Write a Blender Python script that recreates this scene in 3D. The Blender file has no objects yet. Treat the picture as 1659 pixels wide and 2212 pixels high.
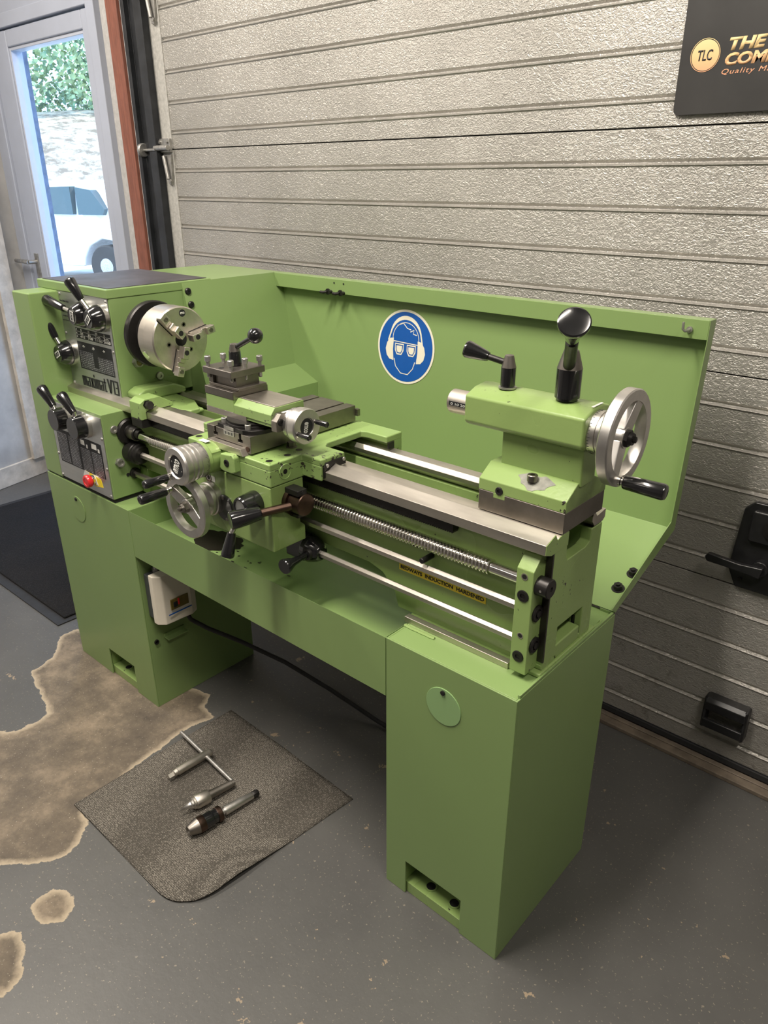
import bpy, bmesh, math, random
from mathutils import Vector, Matrix
random.seed(7)
C = bpy.context.scene.collection
S = bpy.context.scene
PI = math.pi
# ---------------------------------------------------------------- camera
yaw, pitch, roll = -0.7223, 0.4205, -0.0023
Fv = Vector((math.sin(yaw)*math.cos(pitch), math.cos(yaw)*math.cos(pitch), -math.sin(pitch)))
R0 = Vector((math.cos(yaw), -math.sin(yaw), 0)); U0 = R0.cross(Fv)
Rv = math.cos(roll)*R0 + math.sin(roll)*U0; Uv = -math.sin(roll)*R0 + math.cos(roll)*U0
cd = bpy.data.cameras.new('camera'); cam = bpy.data.objects.new('camera', cd); C.objects.link(cam)
cd.sensor_fit = 'VERTICAL'; cd.sensor_height = 36.0; cd.lens = 1603.72/2212*36; cd.clip_start = .02
mw = Matrix.Identity(4)
for i, v in enumerate((Rv, Uv, -Fv)):
    for j in range(3): mw[j][i] = v[j]
mw.translation = Vector((0.4758, -0.8626, 1.3849)); cam.matrix_world = mw
S.camera = cam
# ---------------------------------------------------------------- world, sun, lamps, exposure
S.view_settings.view_transform = 'Standard'; S.view_settings.look = 'None'
S.view_settings.gamma = 1; S.view_settings.use_curve_mapping = False
S.view_settings.exposure = 0.72
w = bpy.data.worlds.new('sky'); S.world = w; w.use_nodes = True
w.node_tree.nodes['Background'].inputs[0].default_value = (.42, .62, 1, 1)
w.node_tree.nodes['Background'].inputs[1].default_value = 3.2
sd = bpy.data.lights.new('sun', 'SUN'); sun = bpy.data.objects.new('sun', sd); C.objects.link(sun)
sd.energy = 5; sd.angle = .01; sd.color = (1, .95, .85)
sun.rotation_euler = Vector((-.45, -.62, .75)).to_track_quat('Z', 'Y').to_euler()
def lamp(name, loc, size, energy, col=(1, .915, .81), rz=0):
    d = bpy.data.lights.new(name, 'AREA'); o = bpy.data.objects.new(name, d); C.objects.link(o)
    d.shape = 'RECTANGLE'; d.size, d.size_y = size; d.energy = energy; d.color = col
    o.location = loc; o.rotation_euler = (0, 0, rz)
    return o
lamp('strip_lamp', (-2.3, -.50, 2.72), (.16, 1.2), 30)
lamp('strip_lamp', (-.50, -.62, 2.72), (.16, 1.2), 42)
lamp('strip_lamp', (1.1, -.60, 2.72), (.16, 1.2), 20)
lamp('strip_lamp', (-1.2, -2.4, 2.72), (1.2, .16), 7)  # added fill lamp out of view, kept weak so shadows stay deep

# ---------------------------------------------------------------- materials
def nt(name):
    m = bpy.data.materials.new(name); m.use_nodes = True
    return m, m.node_tree.nodes, m.node_tree.links, m.node_tree.nodes['Principled BSDF']
def rgb(h, k=1.0):
    c = [int(h[i:i+2], 16)/255 for i in (0, 2, 4)]
    return tuple((x/12.92 if x <= .04045 else ((x+.055)/1.055)**2.4)*k for x in c) + (1,)
def noise(N, L, scale, detail=3, rough=.5, vec=None, dist=0):
    n = N.new('ShaderNodeTexNoise'); n.inputs['Scale'].default_value = scale
    n.inputs['Detail'].default_value = detail; n.inputs['Roughness'].default_value = rough
    n.inputs['Distortion'].default_value = dist
    if vec: L.new(vec, n.inputs['Vector'])
    return n.outputs['Fac']
def ramp(N, L, fac, stops):
    r = N.new('ShaderNodeValToRGB'); L.new(fac, r.inputs[0])
    e = r.color_ramp.elements
    while len(e) < len(stops): e.new(.5)
    for i, (p, c) in enumerate(stops):
        e[i].position = p; e[i].color = c if len(c) == 4 else tuple(c)+(1,)
    return r.outputs[0]
def mixc(N, L, fac, a, b, mode='MIX'):
    m = N.new('ShaderNodeMix'); m.data_type = 'RGBA'; m.blend_type = mode
    for s, v in ((0, fac), (6, a), (7, b)):
        if hasattr(v, 'node'): L.new(v, m.inputs[s])
        else: m.inputs[s].default_value = v
    return m.outputs[2]
def objv(N, L, scale=(1, 1, 1)):
    t = N.new('ShaderNodeTexCoord'); m = N.new('ShaderNodeMapping'); m.inputs['Scale'].default_value = scale
    L.new(t.outputs['Object'], m.inputs[0]); return m.outputs[0]
def bump(N, L, b, h, strength, dist):
    n = N.new('ShaderNodeBump'); n.inputs['Strength'].default_value = strength; n.inputs['Distance'].default_value = dist
    L.new(h, n.inputs['Height']); L.new(n.outputs[0], b.inputs['Normal'])
def mth(N, L, op, a, b=None):
    m = N.new('ShaderNodeMath'); m.operation = op
    for i, v in enumerate((a, b)):
        if v is None: continue
        if hasattr(v, 'node'): L.new(v, m.inputs[i])
        else: m.inputs[i].default_value = v
    return m.outputs[0]

def simple(name, col, rough=.5, metal=0, coat=0, var=.08, vs=30, stretch=(1, 1, 1), bs=0):
    m, N, L, b = nt(name)
    v = objv(N, L, stretch); f = noise(N, L, vs, 4, .6, v)
    k1 = tuple(c*(1-var) for c in col[:3]); k2 = tuple(min(1, c*(1+var)) for c in col[:3])
    L.new(ramp(N, L, f, [(.3, k1), (.7, k2)]), b.inputs['Base Color'])
    b.inputs['Metallic'].default_value = metal
    L.new(ramp(N, L, noise(N, L, vs*.6, 3, .6, v), [(.3, (max(0, rough-.06),)*3), (.7, (rough+.06,)*3)]), b.inputs['Roughness'])
    b.inputs['Coat Weight'].default_value = coat; b.inputs['Coat Roughness'].default_value = .12
    if bs: bump(N, L, b, f, bs, .001)
    return m
def green(name, base, chips=0.0, rough=.29):
    m, N, L, b = nt(name)
    v = objv(N, L)
    c = ramp(N, L, noise(N, L, 2, 2, .5, v), [(.2, tuple(x*.96 for x in base)), (.8, tuple(x*1.04 for x in base))])
    if chips:
        s = noise(N, L, 95, 3, .6, v); big = noise(N, L, 9, 2, .5, v)
        f = mth(N, L, 'MULTIPLY', s, mth(N, L, 'ADD', mth(N, L, 'MULTIPLY', big, .9), .55))
        msk = ramp(N, L, f, [(chips, (0, 0, 0)), (chips+.012, (1, 1, 1))])
        c = mixc(N, L, msk, c, (.035, .03, .024, 1))
    g = ramp(N, L, noise(N, L, 7, 3, .5, v), [(.4, (0, 0, 0)), (.95, (.05, .05, .05))])
    c = mixc(N, L, g, c, (.10, .13, .05, 1))
    L.new(c, b.inputs['Base Color'])
    L.new(ramp(N, L, noise(N, L, 6, 2, .5, v), [(.2, (rough-.02,)*3), (.8, (rough+.05,)*3)]), b.inputs['Roughness'])
    bump(N, L, b, noise(N, L, 60 if not chips else 130, 2, .5, v), .02 if not chips else .10, .002)
    return m
GB = (.202, .300, .108)
M = {}
M['green'] = green('green_sheet_paint', GB)
M['cast'] = green('green_casting_paint', (.245, .362, .122), .705, .31)
M['castclean'] = green('green_machine_paint', (.235, .340, .112), .73, .27)
M['mint'] = green('cover_disc_paint', (.235, .38, .16))
M['steel'] = simple('ground_steel', (.60, .56, .50), .40, 1, var=.12, vs=14, stretch=(.5, 3, 3))
M['darksteel'] = simple('dark_machined_steel', (.25, .23, .205), .40, 1, var=.18, vs=18)
M['blued'] = simple('black_oxide_steel', (.035, .033, .032), .38, .7, var=.2, vs=25)
M['brownsteel'] = simple('brown_oxide_steel', (.10, .065, .05), .36, 1, var=.2, vs=40)
M['alu'] = simple('turned_aluminium', (.66, .64, .61), .37, 1, var=.06, vs=60)
M['chrome'] = simple('bright_chrome', (.72, .70, .66), .14, 1, var=.04)
M['black'] = simple('black_phenolic', (.008, .008, .009), .16, 0, coat=.6, var=.2)
M['blackpaint'] = simple('black_paint', (.012, .012, .013), .35, 0, var=.3, vs=60, bs=.1)
M['rubber'] = simple('black_rubber', (.012, .012, .013), .7, 0)
M['hole'] = simple('dark_bore', (.006, .006, .005), .8, 0)
M['plate'] = simple('brushed_plate', (.50, .51, .50), .38, .85, var=.05, vs=40, stretch=(.3, 4, 4))
M['ink'] = simple('black_print', (.008, .009, .011), .6)
M['white'] = simple('white_print', (.72, .72, .68), .5)
M['cream'] = simple('cream_plastic', (.72, .67, .56), .35, var=.03)
M['grey'] = simple('dark_grey_plastic', (.06, .065, .07), .45)
M['red'] = simple('red_plastic', (.62, .02, .025), .3, coat=.3, var=.05)
M['yellow'] = simple('yellow_label', (.78, .62, .03), .42, var=.03)
M['blue'] = simple('blue_sign_print', (.008, .085, .36), .33, var=.03)
M['signw'] = simple('cream_sign_vinyl', (.74, .70, .58), .38, var=.02)
M['window'] = simple('amber_window', (.16, .12, .03), .12, coat=.7)
M['lidmat'] = simple('dark_rubber_mat', (.055, .05, .055), .5, var=.3, vs=12, bs=.2)
M['signblack'] = simple('black_banner_vinyl', (.028, .027, .026), .42, var=.25, vs=7, bs=.5)
M['orange'] = None
M['frame'] = simple('haze_tinted_upvc', (.38, .41, .49), .38, var=.06, vs=4)  # grey upvc with the bluish lens haze put into its colour
M['plaster'] = simple('rough_plaster', (.42, .41, .40), .85, var=.15, vs=50, bs=.6)
M['redoxide'] = simple('red_oxide_timber', (.20, .070, .045), .6, var=.25, vs=40, stretch=(4, 4, .5), bs=.2)
M['track'] = simple('dark_door_track', (.03, .032, .036), .42, .4, var=.3, vs=20)
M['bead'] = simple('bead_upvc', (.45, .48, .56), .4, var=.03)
M['galv'] = simple('galvanised_steel', (.42, .41, .39), .42, .85, var=.25, vs=60)
M['wallpaint'] = simple('concrete_wall', (.40, .39, .38), .8, var=.16, vs=7, bs=.3)
M['dullwall'] = simple('dull_wall', (.16, .15, .145), .8, var=.16, vs=7)
M['filler'] = simple('scraped_primer', (.20, .20, .17), .6, var=.3, vs=90)
M['skirt'] = simple('dirty_skirting', (.52, .47, .41), .7, var=.2, vs=20)
M['ceil'] = simple('ceiling_board', (.82, .81, .78), .9)
M['thresh'] = simple('worn_threshold', (.15, .12, .09), .65, var=.35, vs=22, bs=.3)
M['paleblue'] = simple('weathered_reveal', (.13, .17, .24), .8, var=.3, vs=30, bs=.4)
M['carpaint'] = simple('white_car_paint', (.8, .8, .8), .25, coat=.6, var=.01)
M['tyre'] = simple('tyre_rubber', (.02, .02, .02), .8)
M['carglass'] = simple('car_glass', (.03, .06, .06), .05, coat=.5)
M['yard'] = simple('pale_yard', (.5, .49, .46), .9, var=.1, vs=3)
M['bark'] = simple('bark', (.09, .07, .05), .9, var=.3)

# sign gradient (printed on the vinyl)
m, N, L, b = nt('orange_gradient_print')
t = N.new('ShaderNodeTexCoord'); sp = N.new('ShaderNodeSeparateXYZ'); L.new(t.outputs['Object'], sp.inputs[0])
mr = N.new('ShaderNodeMapRange'); mr.inputs[1].default_value = -.13; mr.inputs[2].default_value = -.065; L.new(sp.outputs[2], mr.inputs[0])
L.new(ramp(N, L, mr.outputs[0], [(0, (.72, .34, .20)), (.45, (.78, .50, .24)), (1, (.80, .66, .33))]), b.inputs['Base Color']); b.inputs['Roughness'].default_value = .45
M['orange'] = m
# embossed garage-door skin
m, N, L, b = nt('embossed_galvanised_panel')
v = objv(N, L)
big = noise(N, L, 2.2, 4, .6, v); sm = noise(N, L, 35, 4, .7, v)
c = ramp(N, L, big, [(.3, (.385, .37, .34)), (.7, (.52, .50, .465))])
dirt = ramp(N, L, noise(N, L, 160, 2, .5, v), [(.70, (0, 0, 0)), (.76, (1, 1, 1))])
c = mixc(N, L, mth(N, L, 'MULTIPLY', dirt, .6), c, (.09, .07, .05, 1))
gr = N.new('ShaderNodeMapRange'); L.new(sm, gr.inputs[0]); gr.inputs[1].default_value = .55; gr.inputs[2].default_value = .8
sz = N.new('ShaderNodeSeparateXYZ'); L.new(v, sz.inputs[0])
zlow = N.new('ShaderNodeMapRange'); L.new(sz.outputs[2], zlow.inputs[0]); zlow.inputs[1].default_value = .55; zlow.inputs[2].default_value = 0
c = mixc(N, L, mth(N, L, 'MULTIPLY', gr.outputs[0], mth(N, L, 'ADD', mth(N, L, 'MULTIPLY', zlow.outputs[0], .7), .12)), c, (.10, .075, .05, 1))
L.new(c, b.inputs['Base Color']); b.inputs['Metallic'].default_value = .62; b.inputs['Roughness'].default_value = .44
v2 = objv(N, L, (1, 1, 1.5)); h = noise(N, L, 105, 2, .5, v2, 1.6)
bump(N, L, b, h, .75, .003)
M['panel'] = m
# floor
m, N, L, b = nt('worn_grey_floor_paint')
v = objv(N, L)
at = N.new('ShaderNodeAttribute'); at.attribute_name = 'bare'; at.attribute_type = 'GEOMETRY'
d = mth(N, L, 'ADD', at.outputs['Fac'], mth(N, L, 'MULTIPLY', mth(N, L, 'SUBTRACT', noise(N, L, 22, 6, .7, v), .5), .035))
pc = ramp(N, L, noise(N, L, 2.5, 5, .65, v), [(.3, (.066, .065, .063)), (.7, (.094, .092, .087))])
fl = ramp(N, L, noise(N, L, 150, 2, .6, v), [(.655, (0, 0, 0)), (.69, (1, 1, 1))])
fl2 = ramp(N, L, mth(N, L, 'ADD', noise(N, L, 17, 4, .7, v), mth(N, L, 'MULTIPLY', noise(N, L, 3, 2, .5, v), .15)), [(.74, (0, 0, 0)), (.75, (1, 1, 1))])
pc = mixc(N, L, mth(N, L, 'MULTIPLY', fl, .55), pc, (.30, .26, .20, 1))
pc = mixc(N, L, fl2, pc, (.27, .21, .145, 1))
cc = ramp(N, L, noise(N, L, 7, 8, .75, v), [(.32, (.065, .052, .040)), (.5, (.125, .100, .072)), (.68, (.24, .19, .135))])
cs = ramp(N, L, noise(N, L, 180, 2, .6, v), [(.66, (0, 0, 0)), (.7, (1, 1, 1))])
cc = mixc(N, L, mth(N, L, 'MULTIPLY', cs, .5), cc, (.45, .40, .32, 1))
edge = N.new('ShaderNodeMapRange'); L.new(d, edge.inputs[0]); edge.inputs[1].default_value = 0; edge.inputs[2].default_value = .018; edge.inputs[3].default_value = 1; edge.inputs[4].default_value = 0
cc = mixc(N, L, edge.outputs[0], cc, (.40, .33, .235, 1))
mk = N.new('ShaderNodeMapRange'); L.new(d, mk.inputs[0]); mk.inputs[1].default_value = -.001; mk.inputs[2].default_value = .001
L.new(mixc(N, L, mk.outputs[0], pc, cc), b.inputs['Base Color'])
rg = mixc(N, L, mk.outputs[0], (.42, .42, .42, 1), (.75, .75, .75, 1)); L.new(rg, b.inputs['Roughness'])
bump(N, L, b, mth(N, L, 'SUBTRACT', noise(N, L, 40, 5, .6, v), mth(N, L, 'MULTIPLY', mk.outputs[0], 1.0)), .25, .002)
M['floor'] = m
# woven mat
def weave(name, ca, cb, scale, rot):
    m, N, L, b = nt(name)
    t = N.new('ShaderNodeTexCoord'); mp = N.new('ShaderNodeMapping'); L.new(t.outputs['Object'], mp.inputs[0]); mp.inputs['Rotation'].default_value = (0, 0, rot)
    vo = N.new('ShaderNodeTexVoronoi'); vo.inputs['Scale'].default_value = scale; vo.inputs['Randomness'].default_value = .45; L.new(mp.outputs[0], vo.inputs['Vector'])
    f = noise(N, L, 5, 4, .6, mp.outputs[0]); f3 = noise(N, L, scale*1.3, 2, .6, mp.outputs[0])
    c = ramp(N, L, vo.outputs['Distance'], [(.12, cb), (.6, ca)])
    c = mixc(N, L, ramp(N, L, f3, [(.42, (0, 0, 0)), (.6, (.7, .7, .7))]), c, tuple(ca)+(1,))
    c = mixc(N, L, ramp(N, L, f, [(.4, (0, 0, 0)), (.9, (.2, .2, .2))]), c, (.04, .032, .025, 1))
    L.new(c, b.inputs['Base Color']); b.inputs['Roughness'].default_value = .95; b.inputs['Specular IOR Level'].default_value = .15
    bump(N, L, b, mth(N, L, 'SUBTRACT', 1.0, vo.outputs['Distance']), .9, .003)
    return m
M['mat'] = weave('woven_grey_mat', (.075, .068, .058), (.34, .31, .265), 250, 0)
M['doormat'] = weave('dark_coir_mat', (.010, .010, .011), (.028, .027, .027), 170, .3)
# number grids on machine plates
def grid(name, bw, rh):
    m, N, L, b = nt(name)
    v = objv(N, L); sx = N.new('ShaderNodeSeparateXYZ'); L.new(v, sx.inputs[0]); cx = N.new('ShaderNodeCombineXYZ')
    L.new(sx.outputs[0], cx.inputs[0]); L.new(sx.outputs[2], cx.inputs[1])
    br = N.new('ShaderNodeTexBrick'); L.new(cx.outputs[0], br.inputs[0]); br.inputs['Scale'].default_value = 1
    br.inputs['Brick Width'].default_value = bw; br.inputs['Row Height'].default_value = rh
    br.inputs['Mortar Size'].default_value = rh*.27; br.inputs['Mortar Smooth'].default_value = .1; br.offset = .0
    f = noise(N, L, 700, 1, .5, v)
    q = mth(N, L, 'MULTIPLY', mth(N, L, 'GREATER_THAN', f, .47), mth(N, L, 'SUBTRACT', 1.0, br.outputs['Fac']))
    L.new(mixc(N, L, q, (.012, .013, .018, 1), (.40, .41, .42, 1)), b.inputs['Base Color']); b.inputs['Roughness'].default_value = .4
    return m
M['grid'] = grid('fine_number_table', .0085, .0048)
M['grid2'] = grid('fine_thread_table', .0075, .0046)
# scale ring
def ringmat():
    m, N, L, b = nt('engraved_scale_ring')
    t = N.new('ShaderNodeTexCoord')
    b.inputs['Base Color'].default_value = (.6, .58, .54, 1); b.inputs['Metallic'].default_value = 1
    L.new(ramp(N, L, noise(N, L, 300, 2, .5, t.outputs['Object']), [(.4, (.22,)*3), (.7, (.4,)*3)]), b.inputs['Roughness'])
    return m
M['ring'] = simple('engraved_scale_ring', (.62, .60, .56), .32, 1, var=.05, vs=60)
# glass
m, N, L, b = nt('clear_glazing')
N.remove(b); tr = N.new('ShaderNodeBsdfTransparent'); gl = N.new('ShaderNodeBsdfGlossy'); gl.inputs['Roughness'].default_value = .01
lw_ = N.new('ShaderNodeLayerWeight'); mx = N.new('ShaderNodeMixShader'); L.new(mth(N, L, 'ADD', mth(N, L, 'MULTIPLY', mth(N, L, 'POWER', lw_.outputs['Facing'], 5.0), .8), .03), mx.inputs[0]); L.new(tr.outputs[0], mx.inputs[1]); L.new(gl.outputs[0], mx.inputs[2])
tr.inputs[0].default_value = (.93, .97, .98, 1)
L.new(mx.outputs[0], N['Material Output'].inputs[0]); M['glass'] = m
# leaves and bank
def leafmat(name, a, c2, s):
    m, N, L, b = nt(name); v = objv(N, L)
    L.new(ramp(N, L, noise(N, L, s, 4, .7, v), [(.40, a), (.60, c2)]), b.inputs['Base Color']); b.inputs['Roughness'].default_value = .7
    return m
M['leaf'] = leafmat('sunlit_leaves', (.12, .24, .14), (.50, .60, .28), .9)
M['bank'] = leafmat('dry_bank', (.16, .12, .08), (.50, .42, .30), 3.0)

# ---------------------------------------------------------------- geometry helpers
class MB:
    def __init__(s): s.bm = bmesh.new()
    def box(s, lo, hi):
        lo = Vector(lo); hi = Vector(hi); c = (lo+hi)/2; d = hi-lo
        bmesh.ops.create_cube(s.bm, size=1, matrix=Matrix.Translation(c) @ Matrix.Diagonal((*d, 1))); return s
    def obox(s, c, half, ax):   # oriented box: ax = three axis vectors
        m = Matrix.Identity(4)
        for i in range(3):
            for j in range(3): m[j][i] = ax[i].normalized()[j]*half[i]*2
        m.translation = Vector(c); bmesh.ops.create_cube(s.bm, size=1, matrix=m); return s
    def prism(s, pts, axis, a, b):
        def P(p, t):
            return {'x': (t, p[0], p[1]), 'y': (p[0], t, p[1]), 'z': (p[0], p[1], t)}[axis]
        A = [s.bm.verts.new(P(p, a)) for p in pts]; B = [s.bm.verts.new(P(p, b)) for p in pts]; n = len(pts)
        fs = [s.bm.faces.new(A), s.bm.faces.new(B[::-1])]
        for i in range(n): fs.append(s.bm.faces.new((A[i], B[i], B[(i+1) % n], A[(i+1) % n])))
        bmesh.ops.recalc_face_normals(s.bm, faces=fs); return s
    def rev(s, p, d, prof, n=32, a0=0):
        """revolve (t, r) pairs around the axis through p along d"""
        p = Vector(p); d = Vector(d).normalized(); u = d.orthogonal().normalized()
        if abs(d.z) < .9: u = Vector((0, 0, 1)).cross(d).normalized()
        v = d.cross(u); rings = []; fs = []
        for t, r in prof:
            if r < 1e-6: rings.append([s.bm.verts.new(p+d*t)])
            else: rings.append([s.bm.verts.new(p+d*t+(u*math.cos(a0+2*PI*i/n)+v*math.sin(a0+2*PI*i/n))*r) for i in range(n)])
        for A, B in zip(rings, rings[1:]):
            for i in range(n):
                j = (i+1) % n
                q = [A[i % len(A)], A[j % len(A)], B[j % len(B)], B[i % len(B)]]
                q = list(dict.fromkeys(q))
                if len(q) > 2: fs.append(s.bm.faces.new(q))
        for ring in (rings[0], rings[-1]):
            if len(ring) > 1 and prof[0] != prof[-1]: fs.append(s.bm.faces.new(ring))
        bmesh.ops.recalc_face_normals(s.bm, faces=fs); return s
    def cyl(s, p, q, r, r2=None, n=24, ch=0):
        p = Vector(p); q = Vector(q); l = (q-p).length; r2 = r if r2 is None else r2
        prof = [(0, r), (l, r2)] if not ch else [(0, max(r-ch, .0003)), (ch, r), (l-ch, r2), (l, max(r2-ch, .0003))]
        return s.rev(p, q-p, prof, n)
    def hexa(s, p, d, r, l): return s.rev(p, d, [(0, r), (l, r)], 6)
    def tube(s, pts, r, n=12):
        pts = [Vector(p) for p in pts]; rings = []; fs = []; up = None
        for i, p in enumerate(pts):
            d = (pts[min(i+1, len(pts)-1)]-pts[max(i-1, 0)]).normalized()
            if up is None: up = d.orthogonal().normalized()
            up = (up-d*up.dot(d)).normalized(); v = d.cross(up)
            rr = r[i] if isinstance(r, (list, tuple)) else r
            rings.append([s.bm.verts.new(p+(up*math.cos(2*PI*k/n)+v*math.sin(2*PI*k/n))*rr) for k in range(n)])
        for A, B in zip(rings, rings[1:]):
            for k in range(n): fs.append(s.bm.faces.new((A[k], A[(k+1) % n], B[(k+1) % n], B[k])))
        fs.append(s.bm.faces.new(rings[0])); fs.append(s.bm.faces.new(rings[-1]))
        bmesh.ops.recalc_face_normals(s.bm, faces=fs); return s
    def sph(s, c, r, n=24):
        bmesh.ops.create_uvsphere(s.bm, u_segments=n, v_segments=n//2, radius=r, matrix=Matrix.Translation(Vector(c))); return s
    def quad(s, a, b, c, d):
        s.bm.faces.new([s.bm.verts.new(Vector(x)) for x in (a, b, c, d)]); return s

def rootloc(o):
    l = Vector((0, 0, 0))
    while o is not None: l += o.location; o = o.parent
    return l
def obj(name, mb, mat, parent=None, bev=0, seg=2, ang=25, kind=None, label=None, smooth=True):
    me = bpy.data.meshes.new(name); bm = mb.bm
    if parent is not None:
        l = rootloc(parent); bmesh.ops.translate(bm, verts=bm.verts, vec=-l)
        if bm.verts: pass
    bm.to_mesh(me); bm.free(); me.materials.append(M[mat] if isinstance(mat, str) else mat)
    if smooth:
        me.shade_smooth(); me.set_sharp_from_angle(angle=math.radians(ang))
    o = bpy.data.objects.new(name, me); C.objects.link(o)
    if parent is not None: o.parent = parent
    if bev:
        md = o.modifiers.new('bevel', 'BEVEL'); md.width = bev; md.segments = seg; md.limit_method = 'ANGLE'; md.angle_limit = math.radians(32); md.harden_normals = True
    if kind: o['kind'] = kind
    if label: o['label'] = label
    return o
def thing(name, label, cat, loc, group=None):
    o = bpy.data.objects.new(name, None); C.objects.link(o); o.location = loc; o.empty_display_size = .05
    o['label'] = label; o['category'] = cat
    if group: o['group'] = group
    bpy.context.view_layer.update(); return o
def tag(o, label, cat, group=None):
    o['label'] = label; o['category'] = cat
    if group: o['group'] = group
    return o
def text(name, s, o, xd, yd, w, h, mat, parent, bold=.0, shear=0, depth=.0003, spacing=1.0):
    """lettering whose bounding box is w x h with its lower-left corner at o"""
    cu = bpy.data.curves.new('t', 'FONT'); cu.body = s; cu.size = 1; cu.offset = bold; cu.shear = shear; cu.space_character = spacing; cu.resolution_u = 3
    to = bpy.data.objects.new('t', cu); C.objects.link(to)
    dg = bpy.context.evaluated_depsgraph_get(); me = bpy.data.meshes.new_from_object(to.evaluated_get(dg))
    bpy.data.objects.remove(to); bpy.data.curves.remove(cu)
    bm = bmesh.new(); bm.from_mesh(me); bpy.data.meshes.remove(me)
    xs = [v.co.x for v in bm.verts]; ys = [v.co.y for v in bm.verts]; x0, x1, y0, y1 = min(xs), max(xs), min(ys), max(ys)
    xd = Vector(xd).normalized(); yd = Vector(yd).normalized(); n = xd.cross(yd)
    for v in bm.verts: v.co = Vector(o)+xd*((v.co.x-x0)/(x1-x0)*w)+yd*((v.co.y-y0)/(y1-y0)*h)
    r = bmesh.ops.extrude_face_region(bm, geom=bm.faces[:]); vs = [g for g in r['geom'] if isinstance(g, bmesh.types.BMVert)]
    bmesh.ops.translate(bm, verts=vs, vec=n*depth)
    mb = MB(); mb.bm.free(); mb.bm = bm
    return obj(name, mb, mat, parent, smooth=False)
X, Y, Z = Vector((1, 0, 0)), Vector((0, 1, 0)), Vector((0, 0, 1))

# ================================================================= setting
# floor (attribute 'bare' = signed distance inside the worn patches)
patches = [[(-1.716, .052), (-1.716, -.011), (-1.648, -.058), (-1.617, -.088), (-1.592, -.164), (-1.523, -.185), (-1.434, -.206), (-1.366, -.221), (-1.357, -.257), (-1.359, -.31), (-1.374, -.341), (-1.393, -.345), (-1.528, -.415), (-1.445, -.666), (-1.01, -.612), (-.948, -.538), (-.916, -.511), (-.87, -.46), (-.862, -.421), (-.874, -.392), (-.913, -.346), (-.949, -.34), (-.954, -.277), (-.995, -.165), (-.997, -.093), (-1.012, -.049), (-1.013, .017), (-.99, .082), (-1.053, .089), (-1.086, .136), (-1.143, .118), (-1.212, .084), (-1.457, .126)],
           [(-.803, -.488), (-.794, -.539), (-.765, -.55), (-.737, -.545), (-.703, -.513), (-.73, -.48), (-.768, -.47)],
           [(-.785, -.608), (-.755, -.584), (-.708, -.59), (-.66, -.623), (-.642, -.653), (-.646, -.669), (-.74, -.681), (-.792, -.651)]]
def sdist(x, y):
    best = -9
    for P in patches:
        ins = False; dm = 9
        for (ax, ay), (bx, by) in zip(P, P[1:]+P[:1]):
            if (ay > y) != (by > y) and x < (bx-ax)*(y-ay)/(by-ay)+ax: ins = not ins
            t = max(0, min(1, ((x-ax)*(bx-ax)+(y-ay)*(by-ay))/((bx-ax)**2+(by-ay)**2)))
            dm = min(dm, math.hypot(x-ax-t*(bx-ax), y-ay-t*(by-ay)))
        best = max(best, dm if ins else -dm)
    return best
def axis_vals(a, b, fa, fb, st, big):
    v = []; t = a
    while t < b-1e-6: v.append(t); t += st if fa <= t < fb else big
    return v+[b]
gx = axis_vals(-3.6, 2.4, -1.97, -.50, .0125, .15); gy = axis_vals(-3.6, .9, -.92, .2, .0125, .15)
bm = bmesh.new(); lay = bm.verts.layers.float.new('bare')
grid_v = []
for x in gx:
    row = []
    for y in gy:
        vv = bm.verts.new((x, y, 0)); vv[lay] = sdist(x, y) if (-1.9 < x < -.45 and -.8 < y < .3) else -1; row.append(vv)
    grid_v.append(row)
for i in range(len(gx)-1):
    for j in range(len(gy)-1): bm.faces.new((grid_v[i][j], grid_v[i+1][j], grid_v[i+1][j+1], grid_v[i][j+1]))
mb = MB(); mb.bm.free(); mb.bm = bm
obj('floor', mb, 'floor', kind='structure', smooth=False)

obj('ceiling', MB().box((-3.6, -3.6, 2.85), (2.4, .95, 2.95)), 'ceil', kind='structure')
obj('wall_front', MB().box((-3.6, -3.7, 0), (2.4, -3.6, 2.85)), 'dullwall', kind='structure')
obj('wall_right', MB().box((2.4, -3.7, 0), (2.5, .95, 2.85)), 'dullwall', kind='structure')
wl = MB().prism([(-2.14, -3.6), (-3.255, .74), (-3.255, .78), (-3.40, .78), (-3.40, -3.6)], 'z', 0, 2.85)
obj('wall_left', wl, 'wallpaint', kind='structure')
obj('baseboard_left', MB().prism([(-2.13, -3.6), (-3.235, .70), (-3.25, .70), (-2.145, -3.6)], 'z', 0, .10), 'skirt', kind='structure', bev=.004)
# back wall: header above doors, pier, right of garage door is outside the frame
wb = MB().box((-3.4, .80, 2.10), (2.4, .98, 2.85)).box((-3.4, .80, 1.97), (-2.31, .90, 2.10)).box((-2.31, .80, 0), (-2.225, .98, 2.10)).box((-3.45, .80, 0), (-3.25, .86, 2.1))
obj('wall_back', wb, 'plaster', kind='structure')
obj('trim_1', MB().box((-2.228, .772, 0), (-2.158, .93, 2.13)), 'redoxide', kind='structure', bev=.003)
obj('trim_2', MB().box((-2.158, .785, 0), (-2.148, .93, 2.13)), 'plaster', kind='structure')
obj('trim_3', MB().box((-2.35, .776, 0), (2.4, .90, .012)).box((-2.3, .80, .012), (2.4, .82, .016)), 'thresh', kind='structure', bev=.003)
tk = MB().prism([(-2.148, .80), (-2.148, .78), (-2.128, .78), (-2.128, .80), (-2.09, .80), (-2.09, .79), (-2.045, .79), (-2.045, .84), (-2.148, .84)], 'z', 0, 2.12)
obj('trim_4', tk, 'track', kind='structure', bev=.002)
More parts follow.
